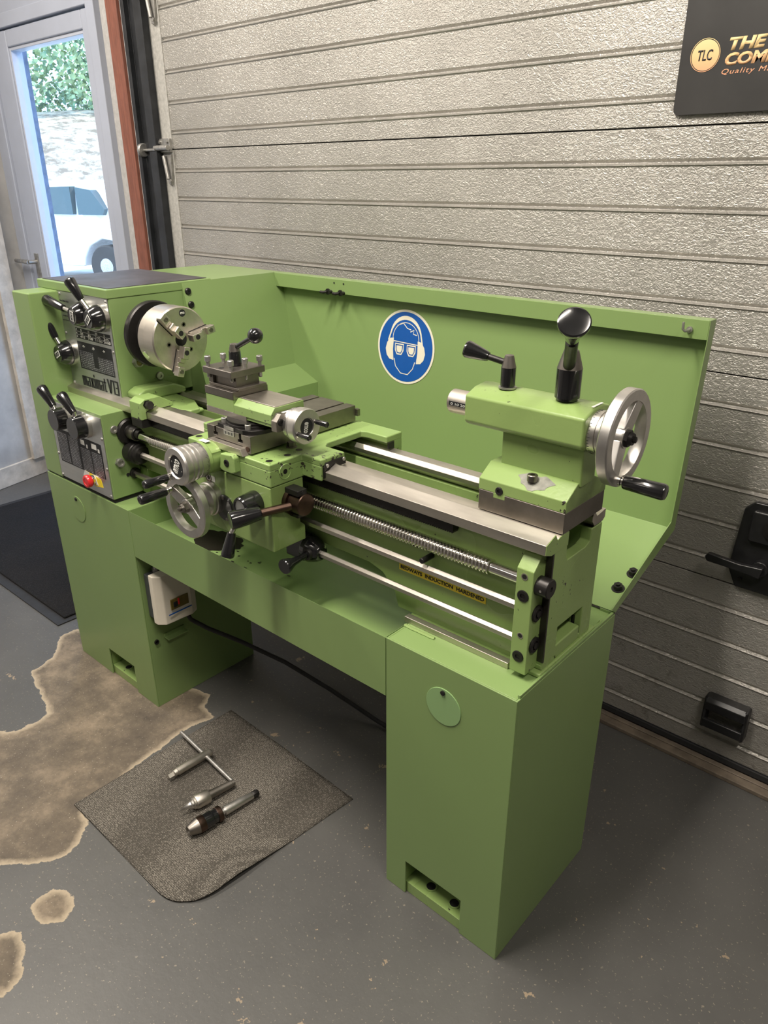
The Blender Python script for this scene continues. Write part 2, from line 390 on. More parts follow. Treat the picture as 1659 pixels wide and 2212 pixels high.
# sectional garage door
dr = thing('door_2', 'sectional garage door of embossed silver panels behind the lathe', 'door', (-.9, .83, .02)); dr['kind'] = 'structure'
for k in range(5):
    z1 = .516+.484*k; z0 = max(.035, z1-.484); prof = [(.82, z1-.0015)]
    for off in (.066, .157, .249, .340, .430):
        zc = z1-off
        if zc-.006 > z0: prof += [(.82, zc+.006), (.8255, zc+.0015), (.8255, zc-.0015), (.8165, zc-.0055), (.82, zc-.009)]
    prof += [(.82, z0+.0015), (.86, z0+.0015), (.86, z1-.0015)]
    p = obj('door_panel', MB().prism(prof, 'x', -1.985, 2.3), 'panel', dr, bev=.0008, seg=1)
    obj('end_stile', MB().box((-2.065, .817, z0+.002), (-1.9855, .86, z1-.002)), simple('stile_paint', (.46, .45, .42), .5, .2, var=.2, vs=80) if k == 0 else bpy.data.materials['stile_paint'], dr, bev=.002)
    if k: obj('panel_gap', MB().box((-2.0, .826, z0-.003), (2.3, .858, z0+.003)), 'hole', dr)
obj('bottom_seal', MB().prism([(.815, .035), (.812, .02), (.818, .017), (.85, .017), (.86, .035)], 'x', -2.06, 2.3), 'rubber', dr, bev=.002)
# roller bracket at the joint z=1.484
def hinge(z):
    h = thing('roller_hinge', 'worn silver roller hinge on the left edge of the garage door' if z < 1.6 else 'upper silver roller hinge, cut off by the top of the photo', 'hinge', (-2.02, .81, z))
    obj('hinge_plate', MB().prism([(-2.055, z-.01), (-1.985, z-.01), (-1.985, z+.035), (-2.055, z+.035)], 'y', .806, .818).prism([(-2.035, z-.015), (-1.988, z-.015), (-1.992, z-.09), (-2.003, z-.115), (-2.018, z-.11)], 'y', .808, .818), 'galv', h, bev=.003)
    obj('hinge_barrel', MB().cyl((-2.06, .795, z+.005), (-1.98, .795, z+.005), .009).cyl((-2.02, .80, z-.02), (-2.005, .80, z-.095), .006), 'galv', h, bev=.001)
    obj('roller', MB().cyl((-2.135, .79, z), (-2.05, .79, z), .0045).rev((-2.135, .79, z), X, [(0, .006), (0, .02), (.004, .023), (.012, .023), (.016, .02), (.016, .006)], 24), 'galv', h)
    for x, zz in ((-2.04, z+.024), (-1.998, z+.024), (-2.0, z-.1)): obj('bolt', MB().hexa((x, .806, zz), -Y, .006, .005), 'galv', h)
hinge(1.484); hinge(1.968)
# glazed entrance door at the left
ed = thing('door_1', 'glazed entrance door with pale grey frame at the far left', 'door', (-2.78, .8, 0)); ed['kind'] = 'structure'
def rectring(x0, x1, z0, z1, w, y0, y1, wr=None, wt=None, wbm=None):
    wr = wr or w; wt = wt or w; wbm = w if wbm is None else wbm
    m_ = MB().box((x0, y0, z0), (x0+w, y1, z1)).box((x1-wr, y0, z0), (x1, y1, z1)).box((x0+w, y0, z1-wt), (x1-wr, y1, z1))
    if wbm: m_.box((x0+w, y0, z0), (x1-wr, y1, z0+wbm))
    return m_
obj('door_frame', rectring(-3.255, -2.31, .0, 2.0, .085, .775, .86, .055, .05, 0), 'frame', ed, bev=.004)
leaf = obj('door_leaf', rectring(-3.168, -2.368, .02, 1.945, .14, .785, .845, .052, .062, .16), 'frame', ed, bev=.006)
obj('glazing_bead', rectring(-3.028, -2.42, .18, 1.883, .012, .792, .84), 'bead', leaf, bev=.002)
obj('glass_pane', MB().box((-3.018, .815, .19), (-2.43, .819, 1.873)), 'glass', leaf)
obj('door_handle', MB().cyl((-3.10, .785, 1.045), (-3.10, .74, 1.045), .009).tube([(-3.10, .742, 1.045), (-3.14, .738, 1.046), (-3.22, .738, 1.046)], [.010, .009, .009]).box((-3.115, .778, .93), (-3.085, .786, 1.08)), 'galv', leaf, bev=.001)
obj('trim_5', MB().prism([(-3.208, .62), (-3.226, .69), (-3.206, .695), (-3.188, .625)], 'z', .10, 2.85), 'skirt', kind='structure')
# exterior reveal and yard
obj('wall_outside', MB().box((-3.6, .86, -.2), (-3.10, .90, 2.9)), 'paleblue', kind='structure')
obj('ground', MB().box((-60, .98, -.2), (8, 60, -.12)), 'yard', kind='structure')
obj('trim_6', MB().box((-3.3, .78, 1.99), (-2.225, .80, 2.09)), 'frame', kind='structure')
# bank and trees
vd = Vector((-.86, .51, 0)); sdv = Vector((.51, .86, 0)); base = Vector((.4758, -.8626, 0))
bk = MB(); rows = [(19, -.12), (20, .7), (23, 2.2), (27, 3.35), (34, 3.6)]; gridp = []
for dd, zz in rows:
    gridp.append([bk.bm.verts.new(base+vd*dd+sdv*t+Vector((0, 0, zz+random.uniform(-.12, .12)))) for t in [i*1.0-12 for i in range(26)]])
for A, B in zip(gridp, gridp[1:]):
    for i in range(25): bk.bm.faces.new((A[i], A[i+1], B[i+1], B[i]))
obj('bank', bk, 'bank', kind='structure')
tree_lab = ['sunlit tree at the left of the glass door, above the dry bank', 'sunlit tree in the middle of the glass door, above the dry bank', 'sunlit tree at the right edge of the glass door, above the dry bank']
for i, (t_, hgt) in enumerate(((-6.0, 8.3), (0, 8.8), (6.0, 8.4))):
    c = base+vd*29+sdv*t_
    tr_ = thing('tree', tree_lab[i], 'tree', (c.x, c.y, 3.4))
    obj('trunk', MB().cyl((c.x, c.y, 3.2), (c.x, c.y, hgt-1), .22, .1), 'bark', tr_)
    cr = MB()
    for k in range(9000):
        a = random.uniform(0, 2*PI); zf = random.random(); rad = 2.95*math.sqrt(random.random())*(1-.35*abs(zf-.4))
        p = c+Vector((math.cos(a)*rad, math.sin(a)*rad, 3.3+zf*(hgt-3.2)+0))
        u = Vector((random.gauss(0, 1), random.gauss(0, 1), random.gauss(0, 1))).normalized(); v_ = u.orthogonal().normalized(); s_ = random.uniform(.05, .12)
        cr.quad(p-u*s_, p-v_*s_*.7, p+u*s_, p+v_*s_*.7)
    obj('crown', cr, 'leaf', tr_, smooth=False)
# parked car
cax = Vector((.86, .30, 0)).normalized(); cay = Vector((0, 0, 1)).cross(cax); cpos = Vector((-10.5, 5.25, -.12))
car = thing('car', 'white parked car seen through the glass of the entrance door', 'car', cpos)
def cp(u, v, z): return cpos+cax*u+cay*v+Vector((0, 0, z))
side = [(-2.6, .35), (-2.6, .95), (-2.35, 1.02), (-1.75, 1.48), (-.55, 1.52), (.1, 1.45), (.75, 1.08), (1.0, .98), (1.05, .6), (1.0, .35), (.45, .30), (.4, .5), (.2, .67), (-.05, .70), (-.3, .6), (-.42, .42), (-.45, .30), (-1.9, .28)]
cb = MB(); A = [cb.bm.verts.new(cp(u, 0 if z < 1.05 else .12, z)) for u, z in side]; B = [cb.bm.verts.new(cp(u, 1.7 if z < 1.05 else 1.58, z)) for u, z in side]
cb.bm.faces.new(A); cb.bm.faces.new(B[::-1])
for i in range(len(side)): cb.bm.faces.new((A[i], B[i], B[(i+1) % len(side)], A[(i+1) % len(side)]))
obj('car_body', cb, 'carpaint', car, bev=.04)
for q in ([(-1.72, 1.05), (-1.6, 1.38), (-1.0, 1.42), (-1.0, 1.04)], [(-.92, 1.04), (-.92, 1.42), (-.50, 1.43), (-.50, 1.04)], [(-.40, 1.04), (-.40, 1.42), (-.12, 1.38), (.10, 1.12), (.06, 1.04)]):
    wm = MB(); A = [wm.bm.verts.new(cp(u, -.012, z)) for u, z in q]; B = [wm.bm.verts.new(cp(u, .16, z)) for u, z in q]
    wm.bm.faces.new(A); wm.bm.faces.new(B[::-1])
    for i in range(len(q)): wm.bm.faces.new((A[i], B[i], B[(i+1) % len(q)], A[(i+1) % len(q)]))
    obj('car_window', wm, 'carglass', car)
for u in (0, -2.3):
    wh = obj('wheel', MB().rev(cp(u, -.02, .31), cay, [(.0, .19), (0, .29), (.03, .31), (.17, .31), (.2, .29)], 28), 'tyre', car)
    obj('hubcap', MB().rev(cp(u, -.03, .31), cay, [(0, .05), (.02, .19), (.06, .195)], 24), 'galv', wh)

# ================================================================= cabinets, tray, splash guard
HC = .62
def slotted(x0, x1, nx0, nx1, y0):
    return [(x0, 0), (nx0, 0), (nx0, .092), (nx1, .092), (nx1, 0), (x1, 0), (x1, HC), (x0, HC)]
def cabinet(name, label, x0, x1, nx0, nx1, coverx, coverz, depth):
    t = thing(name, label, 'cabinet', ((x0+x1)/2, depth/2, 0))
    b_ = MB().prism(slotted(x0, x1, nx0, nx1, 0), 'y', 0, .004)
    b_.box((x0, .004, 0), (x0+.004, depth, HC)).box((x1-.004, .004, 0), (x1, depth, HC)).box((x0+.004, depth-.004, 0), (x1-.004, depth, HC)).box((x0+.004, .004, HC-.004), (x1-.004, depth-.004, HC))
    obj('cabinet_shell', b_, 'green', t, bev=.0012, seg=2)
    fp = MB().box((nx0-.03, .006, .0), (nx1+.03, .09, .028)).box((nx0-.03, .085, .028), (nx1+.03, .09, .13)).box((nx0-.03, .006, .028), (nx0-.004, .085, .13)).box((nx1+.004, .006, .028), (nx1+.03, .085, .13))
    f = obj('foot_plate', fp, 'castclean', t, bev=.001)
    w_ = nx1-nx0
    for fx in (.33, .76):
        obj('bolt_hole', MB().rev((nx0+w_*fx, .030, .0282), Z, [(0, .0135), (.0016, .0135), (.0016, .0100), (.0004, .0100)], 20), 'castclean', f)
        obj('hole', MB().cyl((nx0+w_*fx, .030, .0279), (nx0+w_*fx, .030, .0288), .0102, n=20), 'hole', f)
    cv = obj('cover_disc', MB().rev((coverx, .0, coverz), -Y, [(0, .038), (.0012, .038), (.0016, .0375), (.0016, 0)], 40), 'mint' if x1 == 0 else 'green', t)
    obj('cover_screw', MB().rev((coverx-.001, -.0016, coverz+.03), -Y, [(0, .0048), (.0025, .0048), (.0035, .003), (.0035, 0)], 16), 'blued', cv)
    return t
cr_ = cabinet('machine_cabinet', 'right green steel cabinet under the tailstock end of the lathe', -.2802, 0, -.227, -.087, -.145, .535, .3517)
cl_ = cabinet('machine_cabinet', 'left green steel cabinet under the headstock end of the lathe', -1.5807, -1.1516, -1.396, -1.257, -1.425, .545, .3517)
# inner plate details of left cabinet
obj('bracket_tab', MB().box((-1.1516, .05, .212), (-1.128, .115, .216)).box((-1.1516, .05, .212), (-1.148, .115, .226)), 'green', cl_, bev=.001)
obj('grommet', MB().rev((-1.1515, .024, .212), X, [(0, .007), (.004, .007), (.004, .004), (0, .004)], 18), 'blued', cl_)
# rim and weld on top of right cabinet
obj('top_rim', MB().box((-.006, .01, HC), (-.001, .350, HC+.006)).box((-.03, .345, HC), (-.001, .350, HC+.006)), 'green', cr_, bev=.001)
# chip tray
tr = thing('chip_tray', 'long green sheet metal chip tray between the two cabinets', 'tray', (-.71, .2, .488))
tb = MB().prism([(.0, .488), (.03, .488), (.03, .491), (.003, .491), (.003, .560), (.003, .617), (.0, .620)], 'x', -1.1500, -.2815)
tb.prism([(.003, .558), (.36, .548), (.36, .550), (.003, .560)], 'x', -1.1500, -.2815)
tb.prism([(.36, .548), (.57, .64), (.57, .642), (.36, .550)], 'x', -1.1500, -.2815)
tb.box((-1.15, .003, .55), (-1.1485, .36, .62)).box((-.283, .003, .55), (-.2815, .36, .62))
obj('tray_pan', tb, 'green', tr, bev=.0008, seg=1)
m, N, L, b = nt('oily_residue'); v = objv(N, L)
b.inputs['Base Color'].default_value = (.018, .016, .012, 1); b.inputs['Roughness'].default_value = .32
M['oil'] = m
def blob(cx, cy, rx, ry, z, n=40, ph=0):
    mb_ = MB(); vs = []
    for i in range(n):
        a = 2*PI*i/n; k = 1+.16*math.sin(3*a+ph)+.10*math.sin(7*a+ph*2)+random.uniform(-.07, .07)
        vs.append(mb_.bm.verts.new((cx+math.cos(a)*rx*k, cy+math.sin(a)*ry*k, z(cy+math.sin(a)*ry*k) if callable(z) else z)))
    mb_.bm.faces.new(vs); return mb_
zt = lambda y: .5602-.01*(y/.36)*1.0+.0006
ob = blob(-.945, .115, .065, .055, zt)
obj('oil_residue', ob, 'oil', tr, label='dark oily residue on the tray floor'); ob = MB()
for k in range(40): 
    ox, oy = -.84+random.gauss(0, .07), .07+random.gauss(0, .035)
    if .01 < oy < .2: 
        q = blob(ox, oy, random.uniform(.002, .006), random.uniform(.001, .004), zt, 7); 
        me_ = bpy.data.meshes.new('q'); q.bm.to_mesh(me_); ob.bm.from_mesh(me_); bpy.data.meshes.remove(me_); q.bm.free()
obj('oil_splatter', ob, 'oil', tr, kind='stuff')
# splash guard
sg = thing('splash_guard', 'tall green splash guard behind the lathe bed', 'splash guard', (-.55, .6, .63))
obj('back_sheet', MB().prism([(.600, .713), (.632, 1.143), (.634, 1.143), (.602, .711), (.347, .626), (.345, .628)], 'x', -1.235, -.0005), 'green', sg, bev=.0006, seg=1)
obj('top_lip', MB().box((-1.235, .603, 1.106), (-.0005, .605, 1.143)).box((-1.235, .605, 1.141), (-.0005, .634, 1.1432)), 'green', sg, bev=.0008, seg=1)
obj('side_flange', MB().prism([(.575, .738), (.603, 1.106), (.603, 1.143), (.634, 1.143), (.602, .711), (.347, .626), (.330, .640)], 'x', -.0005, .0012), 'green', sg, bev=.0004, seg=1)
lw = MB(); prof = [(-1.238, 1.143), (-1.176, .888), (-1.077, .848), (-1.070, .64)]
A = [lw.bm.verts.new((x, .292, z)) for x, z in prof]; B = [lw.bm.verts.new((x, .634, z)) for x, z in prof]
for i in range(3): lw.bm.faces.new((A[i], A[i+1], B[i+1], B[i]))
lw.bm.faces.new([lw.bm.verts.new((x, .292, z)) for x, z in prof]+[lw.bm.verts.new((-1.2385, .292, .64))])
lwo = obj('left_wall_sheet', lw, 'green', sg, smooth=False); sm_ = lwo.modifiers.new('s', 'SOLIDIFY'); sm_.thickness = .0015
obj('headstock_rear_cover', MB().box((-1.56, .385, .66), (-1.238, .634, 1.143)).box((-1.30, .296, .70), (-1.240, .385, 1.143)), 'green', sg, bev=.0012)
for y, z, xb in ((.303, 1.121, -1.232), (.303, 1.088, -1.224)): obj('guard_bolt', MB().rev((xb, y, z), X, [(0, .009), (.003, .009), (.005, .007), (.005, .003), (.003, .003)], 18), 'blued', sg)
for x in (-.992, -.957): obj('screw_hole', MB().cyl((x, .6029, 1.133), (x, .6022, 1.133), .0025, n=12), 'hole', sg)
for x in (-1.015, -.968):
    cl = obj('hose_clip', MB().tube([(x, .602, 1.109), (x, .592, 1.109), (x-.004, .586, 1.108), (x-.012, .584, 1.109)], .0042, 10).rev((x, .603, 1.109), -Y, [(0, .008), (.004, .008), (.004, .004)], 14).rev((x+.011, .603, 1.109), -Y, [(0, .005), (.009, .005), (.009, .003)], 12), 'blued', sg)
obj('hook', MB().tube([(-.035, .603, 1.123), (-.035, .586, 1.122), (-.037, .582, 1.1225), (-.0405, .5805, 1.126), (-.041, .5805, 1.139)], .0026, 10).rev((-.035, .603, 1.123), -Y, [(0, .006), (.004, .006), (.004, .003)], 14), 'galv', sg)
for p, q in (((-.014, .449, .662), 1), ((-.022, .402, .646), 1)):
    obj('guard_bolt', MB().rev(p, (0, -.3, .95), [(0, .013), (.002, .013), (.002, .009), (.004, .009)], 20).hexa(Vector(p)+Vector((0, -.0012, .0038)), (0, -.3, .95), .009, .007).cyl(Vector(p)+Vector((0, -.003, .009)), Vector(p)+Vector((0, -.0045, .014)), .0045), 'blued', sg)
obj('paint_chip', blob(0, 0, .003, .004, 0, 9), 'white', sg).matrix_local = Matrix.Translation(Vector((-.838, .6215, 1.073))-Vector((-.55, .6, .63))) @ Matrix.Rotation(PI/2, 4, 'X')

# safety sign sticker
sc_ = Vector((-.755, .0, .99)); lean = (.632-.600)/(1.143-.713); su = Vector((0, lean, 1)).normalized(); sn = X.cross(su)
def sp_(u, v, d=0): return Vector((sc_.x+u, .600+lean*(.99-.713), .99))+su*v+sn*d
ss = thing('safety_sign', 'round blue sticker showing a head with ear defenders and goggles on the green guard', 'sign', sp_(0, 0))
def disc(r, d, n=72, th=.0004, cx=0, cz=0):
    return MB().rev(sp_(cx, cz, d), sn, [(0, r), (th, r)], n)
obj('sign_border', disc(.0945, .0008), 'signw', ss); obj('sign_disc', disc(.0885, .0013), 'blue', ss)
def poly2(pts, d, th=.0003):
    mb_ = MB(); A = [mb_.bm.verts.new(sp_(u, v, d)) for u, v in pts]; B = [mb_.bm.verts.new(sp_(u, v, d+th)) for u, v in pts]
    mb_.bm.faces.new(A); mb_.bm.faces.new(B[::-1])
    for i in range(len(pts)): mb_.bm.faces.new((A[i], B[i], B[(i+1) % len(pts)], A[(i+1) % len(pts)]))
    bmesh.ops.recalc_face_normals(mb_.bm, faces=mb_.bm.faces); return mb_
def stroke(pts, w, d, mb_=None, closed=False):
    """ribbon of width w along a 2-D polyline"""
    P = [Vector(p) for p in pts]; n = len(P); mb_ = mb_ or MB(); Lp = []; Rp = []
    for i in range(n):
        a = P[(i-1) % n] if (closed or i > 0) else P[i]; c_ = P[(i+1) % n] if (closed or i < n-1) else P[i]
        t_ = (c_-a).normalized(); q = Vector((-t_.y, t_.x)); ww = w[i] if isinstance(w, (list, tuple)) else w
        Lp.append(P[i]+q*ww/2); Rp.append(P[i]-q*ww/2)
    V1 = [mb_.bm.verts.new(sp_(p.x, p.y, d)) for p in Lp]; V2 = [mb_.bm.verts.new(sp_(p.x, p.y, d)) for p in Rp]
    for i in range(n if closed else n-1): mb_.bm.faces.new((V1[i], V2[i], V2[(i+1) % n], V1[(i+1) % n]))
    return mb_
s1 = MB()
# headband, jaw, hair line
band = [(-.058+.0, .012)]+[(-.05*math.cos(a)*1.02, .022+.052*math.sin(a)) for a in [i*PI/20 for i in range(2, 19)]]+[(.055, .012)]
stroke(band, [.004]+[.0045+.0055*math.sin(i*PI/16) for i in range(17)]+[.004], .0018, s1)
stroke([(-.043*math.cos(a), .02+.042*math.sin(a)) for a in [i*PI/20 for i in range(0, 21)]], .0018, .0018, s1)
stroke([(-.036, -.032), (-.030, -.052), (-.012, -.068), (.012, -.069), (.028, -.052), (.034, -.034)], .0024, .0018, s1)
stroke([(-.030, .052), (-.010, .060), (.004, .048), (.016, .046), (.014, .040), (.026, .046), (.024, .036), (.036, .034)], .0025, .0018, s1)
stroke([(-.040, .012), (.040, .010)], .0022, .0018, s1)
obj('sign_lines', s1, 'signw', ss, smooth=False)
for sgn in (-1, 1):
    cup = [(sgn*.040, .020), (sgn*.052, .018), (sgn*.062, .006), (sgn*.066, -.010), (sgn*.062, -.026), (sgn*.052, -.036), (sgn*.038, -.038), (sgn*.041, -.01)]
    obj('ear_cup', poly2(cup, .0018), 'signw', ss, smooth=False)
    lens = [(sgn*.006, .006), (sgn*.034, .006), (sgn*.033, -.010), (sgn*.027, -.020), (sgn*.013, -.020), (sgn*.007, -.010)]
    gl_ = obj('goggle_frame', stroke(lens, .0035, .0020, closed=True), 'signw', ss, smooth=False)
    ins_ = [((u-sgn*.020)*.68+sgn*.020, (v_+.007)*.66-.007) for u, v_ in lens]
    obj('goggle_lens', poly2(ins_, .0018), 'signw', gl_, smooth=False)

# ================================================================= isolator switch box
ib = thing('isolator_box', 'cream and grey electrical switch box on the left cabinet, under the tray', 'switch box', (-1.13, .06, .28))
obj('back_box', MB().box((-1.151, .014, .300), (-1.118, .120, .432)), 'grey', ib, bev=.004)
cvr = obj('cover', MB().prism([(-1.118, .008), (-1.100, .008), (-1.082, .024), (-1.078, .104), (-1.088, .126), (-1.118, .126)], 'z', .295, .442), 'cream', ib, bev=.003)
ww = obj('viewing_window', MB().box((-1.0795, .040, .335), (-1.0765, .096, .367)), 'window', cvr, bev=.002)
obj('toggle', MB().box((-1.0765, .048, .342), (-1.0745, .060, .358)), 'ink', ww, bev=.001)
obj('toggle', MB().box((-1.0765, .062, .346), (-1.0735, .066, .364)), 'red', ww, bev=.0005)
obj('blue_line', MB().box((-1.0785, .032, .3225), (-1.0772, .104, .3255)), 'blue', cvr)
obj('cable_gland', MB().hexa((-1.134, .045, .432), Z, .012, .012).cyl((-1.134, .045, .444), (-1.134, .045, .47), .008), 'galv', ib)
tag(obj('power_cable', MB().tube([(-1.12, .10, .30), (-1.10, .11, .265), (-1.07, .14, .235), (-1.0, .2, .19), (-.9, .27, .13), (-.78, .33, .06), (-.62, .36, .012), (-.4, .36, .010)], .006, 10), 'rubber'), 'black power cable running from the switch box into the shadow under the tray', 'cable')

# ================================================================= lathe body
la = thing('lathe', 'green metalworking lathe body with bed, headstock, gearbox and lead screw', 'lathe', (-.75, .17, .62))
Yb = .161
bedp = [(.086, .625), (.086, .848), (.078, .853), (.060, .857), (.060, .874), (.088, .884), (.096, .872), (.104, .875), (.132, .875), (.132, .80), (.150, .79), (.198, .79), (.216, .80), (.216, .868), (.222, .879), (.232, .867), (.262, .871), (.262, .853), (.255, .853), (.257, .62), (.257, .625)]
# casting body (green) and ground ways (steel)
cast = [(.087, .628), (.087, .850), (.126, .850), (.126, .815), (.152, .800), (.196, .800), (.222, .815), (.222, .850), (.256, .850), (.256, .628)]
bodyp = MB()
bodyp.prism([(-1.58, .70), (-.40, .70), (-.365, .69), (-.335, .66), (-.325, .628), (-.0082, .628), (-.0082, .848), (-1.58, .848)], 'y', .087, .130)
bodyp.prism([(-1.58, .70), (-.40, .70), (-.365, .69), (-.335, .66), (-.325, .628), (-.0082, .628), (-.0082, .848), (-1.58, .848)], 'y', .218, .256)
for x0 in (-.0282, -.32, -.62, -.92): bodyp.box((x0, .128, .70), (x0+.02, .22, .82))
bodyp.box((-.32, .128, .628), (-.3, .22, .73)).prism([(.092, .695), (.252, .695), (.252, .848), (.216, .848), (.214, .826), (.150, .800), (.134, .826), (.132, .852), (.092, .852)], 'x', -.0282, -.0079)
bodyp.box((-.0282, .240, .629), (-.0079, .2558, .6949)).box((-.0282, .0872, .629), (-.0079, .106, .6949)).box((-1.2, .128, .70), (-.02, .218, .715))
bodyp.box((-1.50, .087, .628), (-1.18, .256, .71))
obj('bed_casting', bodyp, 'castclean', la, bev=.002)
fw = [(.060, .857), (.060, .874), (.088, .884), (.096, .872), (.104, .875), (.132, .875), (.132, .862), (.110, .850), (.078, .850)]
rw = [(.214, .862), (.214, .870), (.221, .879), (.231, .867), (.262, .871), (.262, .855), (.254, .850), (.225, .850)]
obj('front_way', MB().prism(fw, 'x', -1.56, -.0078), 'steel', la, bev=.0006, seg=1)
obj('rear_way', MB().prism(rw, 'x', -1.20, -.0078), 'steel', la, bev=.0006, seg=1)
rk = MB().box((-1.19, .070, .838), (-.19, .087, .851)); n_t = 210
pts = []
for i in range(n_t):
    x = -1.19+i*(1.0/n_t); pts += [(x, .838), (x+.0012, .834), (x+.0031, .834), (x+.0043, .838)]
pts += [(-.19, .842), (-1.19, .842)]
rk.prism(pts, 'y', .071, .087)
obj('rack', rk, 'blued', la, smooth=False)
# foot: mounting base on cabinet
obj('way_end_paint', MB().prism([(.0605, .858), (.0605, .8735), (.0875, .8833), (.0955, .8715), (.104, .8745), (.1315, .8745), (.1315, .85), (.079, .8505)], 'x', -.0079, -.0070), 'castclean', la)
ft = MB().box((-.290, .075, HC), (-.004, .275, HC+.009)).box((-.07, .086, HC+.009), (-.0085, .135, .640)).box((-.085, .12, HC+.009), (-.0085, .215, .658)).box((-.075, .215, HC+.009), (-.0085, .258, .640))
obj('bed_foot', ft, 'castclean', la, bev=.003)
obj('foot_rail', MB().box((-.29, .064, HC), (-.06, .078, HC+.012)), 'steel', la, bev=.001)
for y in (.108, .224):
    obj('foot_bolt', MB().rev((-.024, y, .640), Z, [(0, .015), (.004, .015), (.004, .011)], 24).hexa((-.024, y, .644), Z, .012, .010).cyl((-.024, y, .654), (-.024, y, .672), .007), 'blued', la)
obj('weld_bead', MB().tube([(-.28+i*.01, .052+random.uniform(-.003, .003), HC+.001) for i in range(8)], .0035, 6), 'castclean', la)
obj('weld_bead', MB().tube([(-.006+random.uniform(-.002, .002), .10+i*.01, HC+.002) for i in range(5)], .004, 6), 'castclean', la)
obj('weld_bead', MB().tube([(-.006+random.uniform(-.002, .002), .265+i*.008, HC+.002) for i in range(6)], .004, 6), 'castclean', la)
# tailstock-end bracket
br = obj('end_bracket', MB().prism([(.053, .632), (.091, .632), (.091, .848), (.075, .848), (.053, .826)], 'x', -.051, -.020), 'castclean', la, bev=.0015)
obj('end_gap_strip', MB().box((-.0190, .0865, .645), (-.0074, .0905, .850)), 'oil', la)
def socket(p, d, r, name, parent, mat='blued', ring=None):
    d = Vector(d); o_ = obj(name, MB().rev(p, d, [(0, r), (.0012, r), (.0018, r*.9), (.0018, r*.45), (.0002, r*.45)], 20), mat, parent)
    return o_
for x, z, r in ((-.036, .814, .006), (-.035, .705, .0055)):
    obj('threaded_hole', MB().rev((x, .0528, z), -Y, [(0, r), (.0005, r), (.0005, r*.72), (0, r*.72)], 18), 'steel', br); obj('hole', MB().cyl((x, .0528, z), (x, .0525, z), r*.75, n=18), 'hole', br)
for z in (.779, .664):
    socket((-.036, .053, z), -Y, .0105, 'cap_screw', br)
for z in (.745, .684):
    obj('bearing_cap', MB().rev((-.0200, .072, z), X, [(0, .0145), (.003, .0145), (.004, .013), (.004, .008), (.002, .008)], 24).cyl((-.018, .072, z), (-.0145, .072, z), .006, n=16), 'blued', br)
cs_ = obj('screw_collar', MB().rev((-.0200, .072, .797), X, [(0, .0165), (.021, .0165), (.0225, .015), (.0225, .004), (.020, .004)], 28), 'blued', br)
obj('hole', MB().cyl((-.008, .0556, .797), (-.008, .0550, .797), .0022, n=12), 'chrome', cs_)
# rods
obj('lead_screw', MB().cyl((-1.16, .068, .80), (-.045, .068, .80), .0100), 'chrome', la)
pr = []
x = -1.105
while x < -.105: pr += [(x+1.16, .0100), (x+1.16+.0013, .0137), (x+1.16+.0038, .0137), (x+1.16+.0051, .0100)]; x += .0072
obj('lead_screw_thread', MB().rev((-1.16, .068, .80), X, pr, 40), 'chrome', la)
obj('feed_rod', MB().rev((-1.16, .068, .748), X, [(0, .0084), (1.115, .0084)], 6, a0=PI/6), 'steel', la, bev=.0006, seg=1)
obj('switch_rod', MB().rev((-1.21, .068, .686), X, [(0, .0078), (1.165, .0078)], 6, a0=PI/6), 'steel', la, bev=.0006, seg=1)
obj('peg', MB().cyl((-.245, .087, .768), (-.245, .055, .768), .0055, ch=.001), 'blued', la)
lb = obj('warning_strip', MB().box((-.322, .0862, .7125), (-.126, .087, .7275)), 'yellow', la)
text('warning_text', 'BEDWAYS  INDUCTION  HARDENED', (-.3185, .0860, .7162), X, Z, .189, .0077, 'ink', lb, bold=.028)
# headstock
hs = obj('headstock_housing', MB().prism([(-1.53, .848), (-1.24, .868), (-1.24, 1.125), (-1.53, 1.125)], 'y', .081, .385).box((-1.53, .081, .79), (-1.26, .38, .87)), 'green', la, bev=.002)
lid = obj('headstock_lid', MB().box((-1.592, .077, 1.124), (-1.2385, .385, 1.146)), 'green', la, bev=.0025)
obj('lid_mat', MB().box((-1.580, .088, 1.1455), (-1.250, .378, 1.1475)), 'lidmat', lid)
obj('gear_cover', MB().prism([(-1.580, .0), (-1.487, .0), (-1.487, .081), (-1.487, .38), (-1.580, .38)], 'z', .624, 1.124), 'green', la, bev=.004, seg=3)
obj('headstock_base', MB().prism([(.094, .878), (.094, .895), (.115, .905), (.20, .905), (.235, .89), (.235, .875), (.12, .875)], 'x', -1.24, -1.185).box((-1.185, .118, .862), (-1.03, .178, .874)), 'cast', la, bev=.006, seg=3)
obj('cast_web', MB().prism([(-1.24, .12), (-1.05, .125), (-1.03, .14), (-1.03, .165), (-1.10, .20), (-1.24, .21)], 'z', .862, .876), 'cast', la, bev=.004)
pl = obj('speed_plate', MB().prism([(-1.513, .872), (-1.243, .869), (-1.243, 1.124), (-1.487, 1.124), (-1.488, .95), (-1.486, .872)][1:5]+[(-1.4865, .873)], 'y', .0785, .0805), 'plate', la, bev=.0005, seg=1)
yy = .0784
obj('speed_table', MB().box((-1.423, yy-.0003, .998+.012), (-1.252, yy+.0002, 1.037)), 'ink', pl)
for i, (a, b_, c_) in enumerate((('I', '50', '415'), ('II', '85', '700'), ('III', '145', '1180'), ('IV', '245', '2000'))):
    x = -1.402+.0385*i
    text('speed_text', a, (x+.008-.002*len(a), yy-.0004, 1.0295), X, Z, .0028*len(a)+.001, .0055, 'white', pl, bold=.01)
    text('speed_text', b_, (x+.002, yy-.0004, 1.0205), X, Z, .0085*len(b_)-.003, .0062, 'white', pl, bold=.02)
    text('speed_text', c_, (x-.001, yy-.0004, 1.0122), X, Z, .0088*len(c_)-.002, .0062, 'white', pl, bold=.02)
